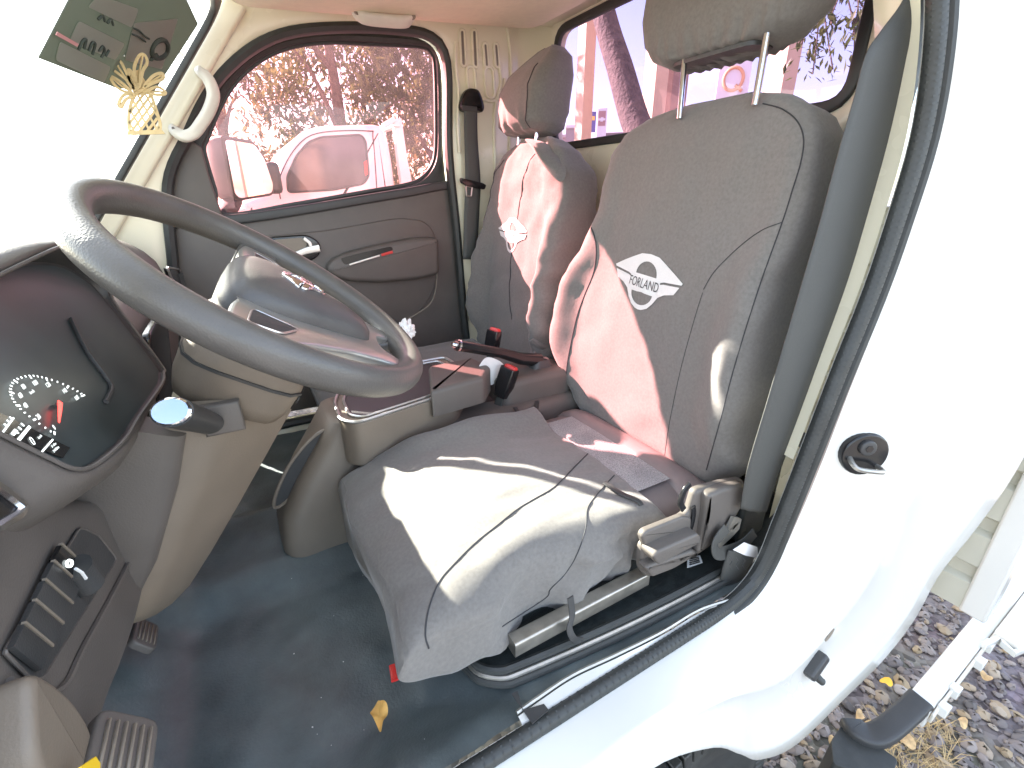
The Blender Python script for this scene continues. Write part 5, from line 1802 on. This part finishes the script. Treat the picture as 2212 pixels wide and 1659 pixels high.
obj('rack_post', *slab(rk, (0, .06, 0)), PK, pt, bevel=.006)
obj('rack_bar', *box((rk[0].x + .02, Yn + Yw / 2, rk[0].z - .03), (.05, Yw, .05)), PK, pt, bevel=.006)
obj('rack_bar', *sweep([at(828, 272, 'y', Yn + .02), at(852, 258, 'y', Yn + .02)], rect(.04, .05, .008), up=V((0, 1, 0))), PK, pt)
for xx in (cabp[0].x - .45, cabp[-1].x + 1.1):
    w = obj('wheel', *loft([[V((xx + r * math.cos(t), yy, .34 + r * math.sin(t))) for t in [i * math.pi / 18 for i in range(36)]] for yy, r in ((Yn, .2), (Yn - .01, .3), (Yn + .02, .34), (Yn + .2, .34), (Yn + .22, .2))]), RUBBER, pt)
mr_ = at(590, 385, 'y', Yn - .15)
obj('wing_mirror', *box(mr_, (.09, .16, .2)), DARK, pt, bevel=.03)
obj('red_sticker', *slab([at(x, y, 'y', Yn - .006) for x, y in ((786, 350), (794, 345), (796, 375), (789, 380))], (0, .002, 0)), RED, pt, smooth=False)

# ------------------------------------------------------------------ outside: trees
def leaf_mat(name, a, b):
    m = bpy.data.materials.new(name)
    m.use_nodes = True
    t = m.node_tree
    t.nodes.clear()
    o = t.nodes.new('ShaderNodeOutputMaterial')
    g = t.nodes.new('ShaderNodeNewGeometry')
    r = t.nodes.new('ShaderNodeValToRGB')
    r.color_ramp.elements[0].color = (*a, 1)
    r.color_ramp.elements[1].color = (*b, 1)
    d = t.nodes.new('ShaderNodeBsdfPrincipled')
    d.inputs['Roughness'].default_value = .5
    l = t.nodes.new('ShaderNodeBsdfTranslucent')
    mx = t.nodes.new('ShaderNodeMixShader')
    mx.inputs['Fac'].default_value = .4
    k = t.links.new
    k(g.outputs['Random Per Island'], r.inputs['Fac'])
    k(r.outputs['Color'], d.inputs['Base Color'])
    k(r.outputs['Color'], l.inputs['Color'])
    k(d.outputs[0], mx.inputs[1])
    k(l.outputs[0], mx.inputs[2])
    k(mx.outputs[0], o.inputs['Surface'])
    return m


LEAF = leaf_mat('tree_leaf', (.045, .075, .02), (.13, .15, .05))
LEAF2 = leaf_mat('tree_leaf_dry', (.08, .09, .03), (.20, .17, .07))
BARK = M('tree_bark', (.10, .075, .06), .9, var=.4, vs=14, bump=.8, bs=30, dist=.02)


def leaves(n, c, rad, size, seed, hang=.0, thr=-.05):
    rnd = random.Random(seed)
    vs, fs = [], []
    tries = 0
    while len(fs) < n and tries < n * 12:
        tries += 1
        u = V((rnd.gauss(0, 1), rnd.gauss(0, 1), rnd.gauss(0, 1))).normalized() * rnd.random() ** .4
        p = V((c[0] + u.x * rad[0], c[1] + u.y * rad[1], c[2] + u.z * rad[2]))
        if noise.noise(p * 1.25 + V((seed, 0, 0))) + .6 * noise.noise(p * 3.1 + V((0, seed, 0))) < thr:
            continue
        s = size * rnd.uniform(.6, 1.4)
        q = Matrix.Rotation(rnd.random() * 6.3, 3, 'Z') @ Matrix.Rotation(rnd.uniform(-1.2, 1.2) + hang, 3, 'X') @ Matrix.Rotation(rnd.uniform(-.6, .6), 3, 'Y')
        k = len(vs)
        for a, b, z in ((0, -1, 0), (.32, -.1, .06), (0, 1, -.05), (-.32, -.1, .06)):
            vs.append(p + q @ V((a * s, b * s, z * s)))
        fs.append((k, k + 1, k + 2, k + 3))
    return vs, fs


def tree(label, base, h, crown, n, size, seed, mat, lean=(0, 0), group='trees beyond the passenger window', r=.14, thr=-.05):
    t = thing('leafy_tree', label, 'tree', base, group)
    b = V(base)
    top = b + V((lean[0], lean[1], h))
    rnd = random.Random(seed)
    P = csp([b, b.lerp(top, .35) + V((rnd.uniform(-.1, .1), 0, 0)), b.lerp(top, .7) + V((rnd.uniform(-.15, .15), 0, 0)), top], 14)
    parts = [sweep(P, circ(r, 9), scale=[1.25 - .9 * i / 13 for i in range(14)])]
    for k in range(9):
        i = rnd.randint(4, 12)
        a = rnd.random() * 6.3
        e = P[i] + V((math.cos(a) * crown[3] * .8, math.sin(a) * crown[4] * .8, rnd.uniform(.3, 1.2)))
        parts.append(sweep(csp([P[i], P[i].lerp(e, .5) + V((0, 0, .2)), e], 8), circ(r * .35, 6), scale=[1 - .8 * j / 7 for j in range(8)]))
    obj('trunk', *merge(*parts), BARK, t)
    obj('crown', *leaves(n, crown[:3], crown[3:], size, seed, thr=thr), mat, t, smooth=False)
    return t


tree('broad leafy tree behind the parked truck roof', (1.9, 9.2, 0), 4.2, (2.1, 9.2, 3.6, 1.5, 1.1, 2.0), 5200, .085, 5, LEAF, thr=.06)
tree('dense tree showing through the upper corner of the passenger window', (3.6, 8.8, 0), 4.4, (3.5, 8.8, 3.3, 1.3, 1.1, 2.6), 7000, .085, 9, LEAF, thr=.03)
tree('sparse tree seen beside the wing mirror', (.2, 11.5, 0), 3.9, (.9, 11.3, 2.6, 1.2, 1.2, 1.4), 2200, .09, 14, LEAF2, thr=.14)
tree('low dry tree right behind the rack of the parked truck', (4.6, 11.5, 0), 3.6, (4.6, 11.5, 2.7, 2.0, 1.2, 2.4), 5200, .095, 21, LEAF2, thr=.05)
# boundary rail beyond the parked truck
bf = thing('rail_fence', 'pale metal rail fence behind the parked truck', 'fence', (3.0, 6.8, 0))
for z in (1.05, 1.5):
    obj('rail', *tube([V((1.9, 6.8, z)), V((6.5, 6.8, z))], .03, 8), PK, bf)
for k in range(5):
    obj('post', *tube([V((2.0 + 1.1 * k, 6.8, 0)), V((2.0 + 1.1 * k, 6.8, 1.6))], .035, 8), PK, bf)

# leaning tree behind the cab, its twigs hanging past the rear window
lt_ = thing('leaning_tree', 'dark leaning tree trunk with hanging twigs behind the rear window', 'tree', at(1395, 330, 'x', 3.4).xy.to_3d(), None)
tb = [at(x, y, 'x', 3.4) for x, y in ((1400, 340), (1368, 250), (1340, 150), (1315, 70), (1290, -30), (1262, -150))]
tb = [V((tb[0].x, tb[0].y - .9, 0)), V((tb[0].x, tb[0].y - .25, 1.1))] + tb
obj('trunk', *sweep(csp(tb, 30), circ(.115, 12), scale=[1.35 - .55 * i / 29 for i in range(30)]), BARK, lt_)
tw, lv_ = [], []
rnd = random.Random(4)
for k, (x, y0, y1) in enumerate(((1722, -120, 40), (1745, -120, 95), (1765, -120, 160), (1790, -120, 60), (1808, -120, 30), (1830, -120, 150), (1775, -120, 150), (1845, -120, 80), (1850, -120, 20))):
    P = csp([at(x + rnd.uniform(-8, 8) * j, y0 + (y1 - y0) * j / 3, 'x', 3.0) for j in range(4)], 12)
    tw.append(sweep(P, circ(.004, 5)))
    for q in P[3:]:
        if rnd.random() < .62:
            lv_.append(leaves(5, q, (.05, .05, .06), .028, rnd.randint(1, 999), .5, -2))
for k in range(14):
    q = at(rnd.uniform(1700, 1850), rnd.uniform(10, 170), 'x', 3.0)
    lv_.append(leaves(6, q, (.05, .05, .06), .028, rnd.randint(1, 999), .5, -2))
obj('branch', *sweep(csp([tb[-1], at(1500, -230, 'x', 3.2), at(1700, -160, 'x', 3.05), at(1860, -115, 'x', 3.0)], 20), circ(.05, 8), scale=[1 - .8 * i / 19 for i in range(20)]), BARK, lt_)
obj('twigs', *merge(*tw), BARK, lt_)
obj('foliage', *merge(*lv_), LEAF, lt_, smooth=False)

# ------------------------------------------------------------------ posts and signs behind the rear window
POSTM = M('tan_post_paint', (.62, .46, .30), .7, var=.08, vs=6)
POSTD = M('brown_shaded_post', (.30, .20, .15), .8, var=.15, vs=8)  # darker brown carries the shade on the wide post; sign masts share it
for px, w, xx, mt, lab in ((1264, .15, 4.0, POSTM, 'slim tan post behind the passenger headrest'), (1416, .17, 4.0, POSTM, 'tan post beside the leaning tree trunk'), (1452, .24, 4.6, POSTD, 'wide shade-darkened post next to the driver headrest stem'), (1684, .15, 3.6, POSTM, 'tan post close to the bright driver headrest stem')):
    q = at(px, 180, 'x', xx)
    p = thing('shelter_post', lab, 'post', (q.x, q.y, 0), 'posts behind the cab')
    obj('shaft', *box((q.x, q.y, 2.4), (w, w, 4.8)), mt, p, bevel=.006)
    obj('foot_plate', *box((q.x, q.y, .01), (w * 1.8, w * 1.8, .02)), STEEL, p)


def sign_frame(c, up=V((0, 0, 1))):
    d = (CAM - c)
    d.z = 0
    n = d.normalized()
    r = up.cross(n).normalized()
    return n, r


# tall white sign with a round letter
qc = at(1584, 172, 'x', 26)
n, r = sign_frame(qc)
sg = thing('letter_sign', 'white square pole sign with a round letter Q', 'sign', (qc.x, qc.y, 0))
hw = 1.02
obj('board', *fillet_slab(rloop([qc + r * a * hw * .82 + V((0, 0, b * hw)) - n * .15 for a, b in ((-1, -1), (1, -1), (1, 1), (-1, 1))], .15, 4), n * .3, .05), WHITE_M, sg)
ORNG = M('letter_paint', (.75, .42, .22), .6)
obj('letter', *tube([qc + n * .18 + r * .50 * math.cos(t) + V((0, 0, .55 * math.sin(t))) for t in [i * math.pi / 16 for i in range(32)]], .085, 8, True), ORNG, sg)
obj('letter_tail', *tube([qc + n * .18 + r * .15 + V((0, 0, -.3)), qc + n * .18 + r * .52 + V((0, 0, -.62))], .085, 8), ORNG, sg)
obj('mast', *tube([V((qc.x, qc.y, 0)), qc + V((0, 0, -hw))], .13, 10), POSTD, sg)
# dealer pylon with a bow-tie badge
qc = at(1300, 262, 'x', 34)
n, r = sign_frame(qc)
k_ = (qc - CAM).length / 1005
sg = thing('pylon_sign', 'tall white pylon sign with a bow tie badge on the skyline', 'sign', (qc.x, qc.y, 0))
obj('pylon', *box(qc + V((0, 0, -qc.z * .5 + 21 * k_ * .5)), (.5, 18 * k_, qc.z + 21 * k_), Matrix((n, r, V((0, 0, 1)))).transposed()), WHITE_M, sg, bevel=.05)
obj('badge_field', *box(qc + n * .26 + V((0, 0, 4 * k_)), (.06, 13 * k_, 24 * k_), Matrix((n, r, V((0, 0, 1)))).transposed()), M('badge_field_paint', (.45, .28, .25), .6), sg)
bt = [(-6, -1.5), (-6, 2), (-2.4, 2), (-2.0, 3.6), (2.8, 3.6), (2.4, 2), (6, 2), (6, -1.5), (2.4, -1.5), (2, -3.2), (-2.8, -3.2), (-2.4, -1.5)]
obj('bow_tie', *slab([qc + n * .30 + r * a * k_ + V((0, 0, b * k_ + 2 * k_)) for a, b in bt], n * .06), WHITE_M, sg, smooth=False)
qc2 = at(1272, 264, 'x', 34)
n, r = sign_frame(qc2)
bb = thing('billboard', 'dark billboard with yellow lettering band left of the pylon sign', 'billboard', (qc2.x, qc2.y, 0))
obj('board', *box(qc2, (.3, 26 * k_, 34 * k_), Matrix((n, r, V((0, 0, 1)))).transposed()), M('billboard_blue', (.12, .11, .30), .6), bb)
obj('yellow_band', *box(qc2 + n * .18 + V((0, 0, 6 * k_)), (.05, 22 * k_, 7 * k_), Matrix((n, r, V((0, 0, 1)))).transposed()), M('billboard_yellow', (.8, .5, .12), .6), bb)
obj('mast', *tube([V((qc2.x, qc2.y, 0)), qc2 + V((0, 0, -16 * k_))], .2, 8), POSTD, bb)
# low buildings and a pale canopy far behind
rnd = random.Random(8)
cols = [M('far_wall_%d' % k, c, .9) for k, c in enumerate(((.42, .36, .33), (.55, .50, .46), (.30, .25, .23), (.62, .60, .58)))]
names = ('low brown building on the skyline beside the billboard', 'flat grey building on the skyline behind the pylon sign', 'long dark building far behind the posts', 'pale building far behind the driver headrest', 'white roofed canopy far behind the slim post', 'distant brown shed behind the driver seat')
for k, (px, top, w, xx) in enumerate(((1215, 296, 60, 44), (1335, 292, 50, 46), (1400, 300, 110, 50), (1560, 285, 120, 60), (1248, 276, 42, 40), (1720, 290, 120, 55))):
    q = at(px, top, 'x', xx)
    kk = (q - CAM).length / 1005
    n, r = sign_frame(q)
    t = thing('far_building', names[k], 'building', (q.x, q.y, 0), 'far buildings')
    ww = w * kk
    Rm = Matrix((n, r, V((0, 0, 1)))).transposed()
    obj('wall', *box(V((q.x, q.y, (q.z - .4) / 2)), (6, ww, q.z - .4), Rm), cols[k % 4], t)
    obj('roof', *box(V((q.x, q.y, q.z - .2)), (6.6, ww * 1.06, .4), Rm), WHITE_M if k == 4 else cols[(k + 1) % 4], t, bevel=.1)
    for j in range(3):
        obj('window', *box(V((q.x, q.y, q.z * .55)) + n * 3.02 + r * (j - 1) * ww * .28, (.1, ww * .13, q.z * .25), Rm), TG, t)

# dry leaves on the gravel
LDRY = M('dry_leaf', (.55, .36, .17), .7, var=.3, vs=60)
LYEL = M('yellow_petal', (.9, .48, .03), .6)
for k, (px, py, s, lab) in enumerate(((1915, 1472, .020, 'bright yellow leaf on the gravel behind the cab'), (1858, 1545, .018, 'dry tan leaf on the gravel near the bracket'), (1875, 1568, .022, 'curled dry leaf beside the black bracket'), (1800, 1600, .016, 'small dry leaf by the body edge'), (2130, 1460, .02, 'dry leaf below the white side board'), (2080, 1560, .018, 'dry leaf on bare gravel at the corner'), (1960, 1600, .026, 'large dry leaf beside the mud flap'), (1945, 1560, .02, 'brown leaf under the bent bracket'))):
    p = at(px, py, 'z', .03)
    rnd = random.Random(k)
    a0 = rnd.random() * 6
    lp_ = []
    for i in range(14):
        t = 2 * math.pi * i / 14
        rr_ = s * (1 + .25 * math.cos(2 * t) + .15 * rnd.random())
        lp_.append(p + V((rr_ * math.cos(t + a0), rr_ * .6 * math.sin(t + a0), .006 * math.sin(2 * t + a0))))
    vs = lp_ + [p + V((0, 0, .004))]
    o = obj('fallen_leaf', vs, [(i, (i + 1) % 14, 14) for i in range(14)], LYEL if k == 0 else LDRY, sharp=180)
    tag(o, lab, 'leaf', 'leaves lying on the gravel')
# tufts of dry grass
gv, gf = [], []
rnd = random.Random(17)
for k in range(420):
    p = at(rnd.uniform(1880, 2060), rnd.uniform(1560, 1690), 'z', .0)
    d = V((rnd.gauss(0, 1), rnd.gauss(0, 1), rnd.uniform(.2, 1.0))).normalized() * rnd.uniform(.03, .10)
    s = V((-d.y, d.x, 0)).normalized() * .0014
    b = len(gv)
    gv += [p - s, p + s, p + d * .6 + s * .6, p + d + V((0, 0, -.01)), p + d * .6 - s * .6]
    gf.append((b, b + 1, b + 2, b + 3, b + 4))
o = kind(obj('dry_grass', gv, gf, M('straw', (.50, .36, .18), .8, var=.3, vs=40), smooth=False), 'stuff')
o['label'] = 'dry straw coloured grass on the gravel'
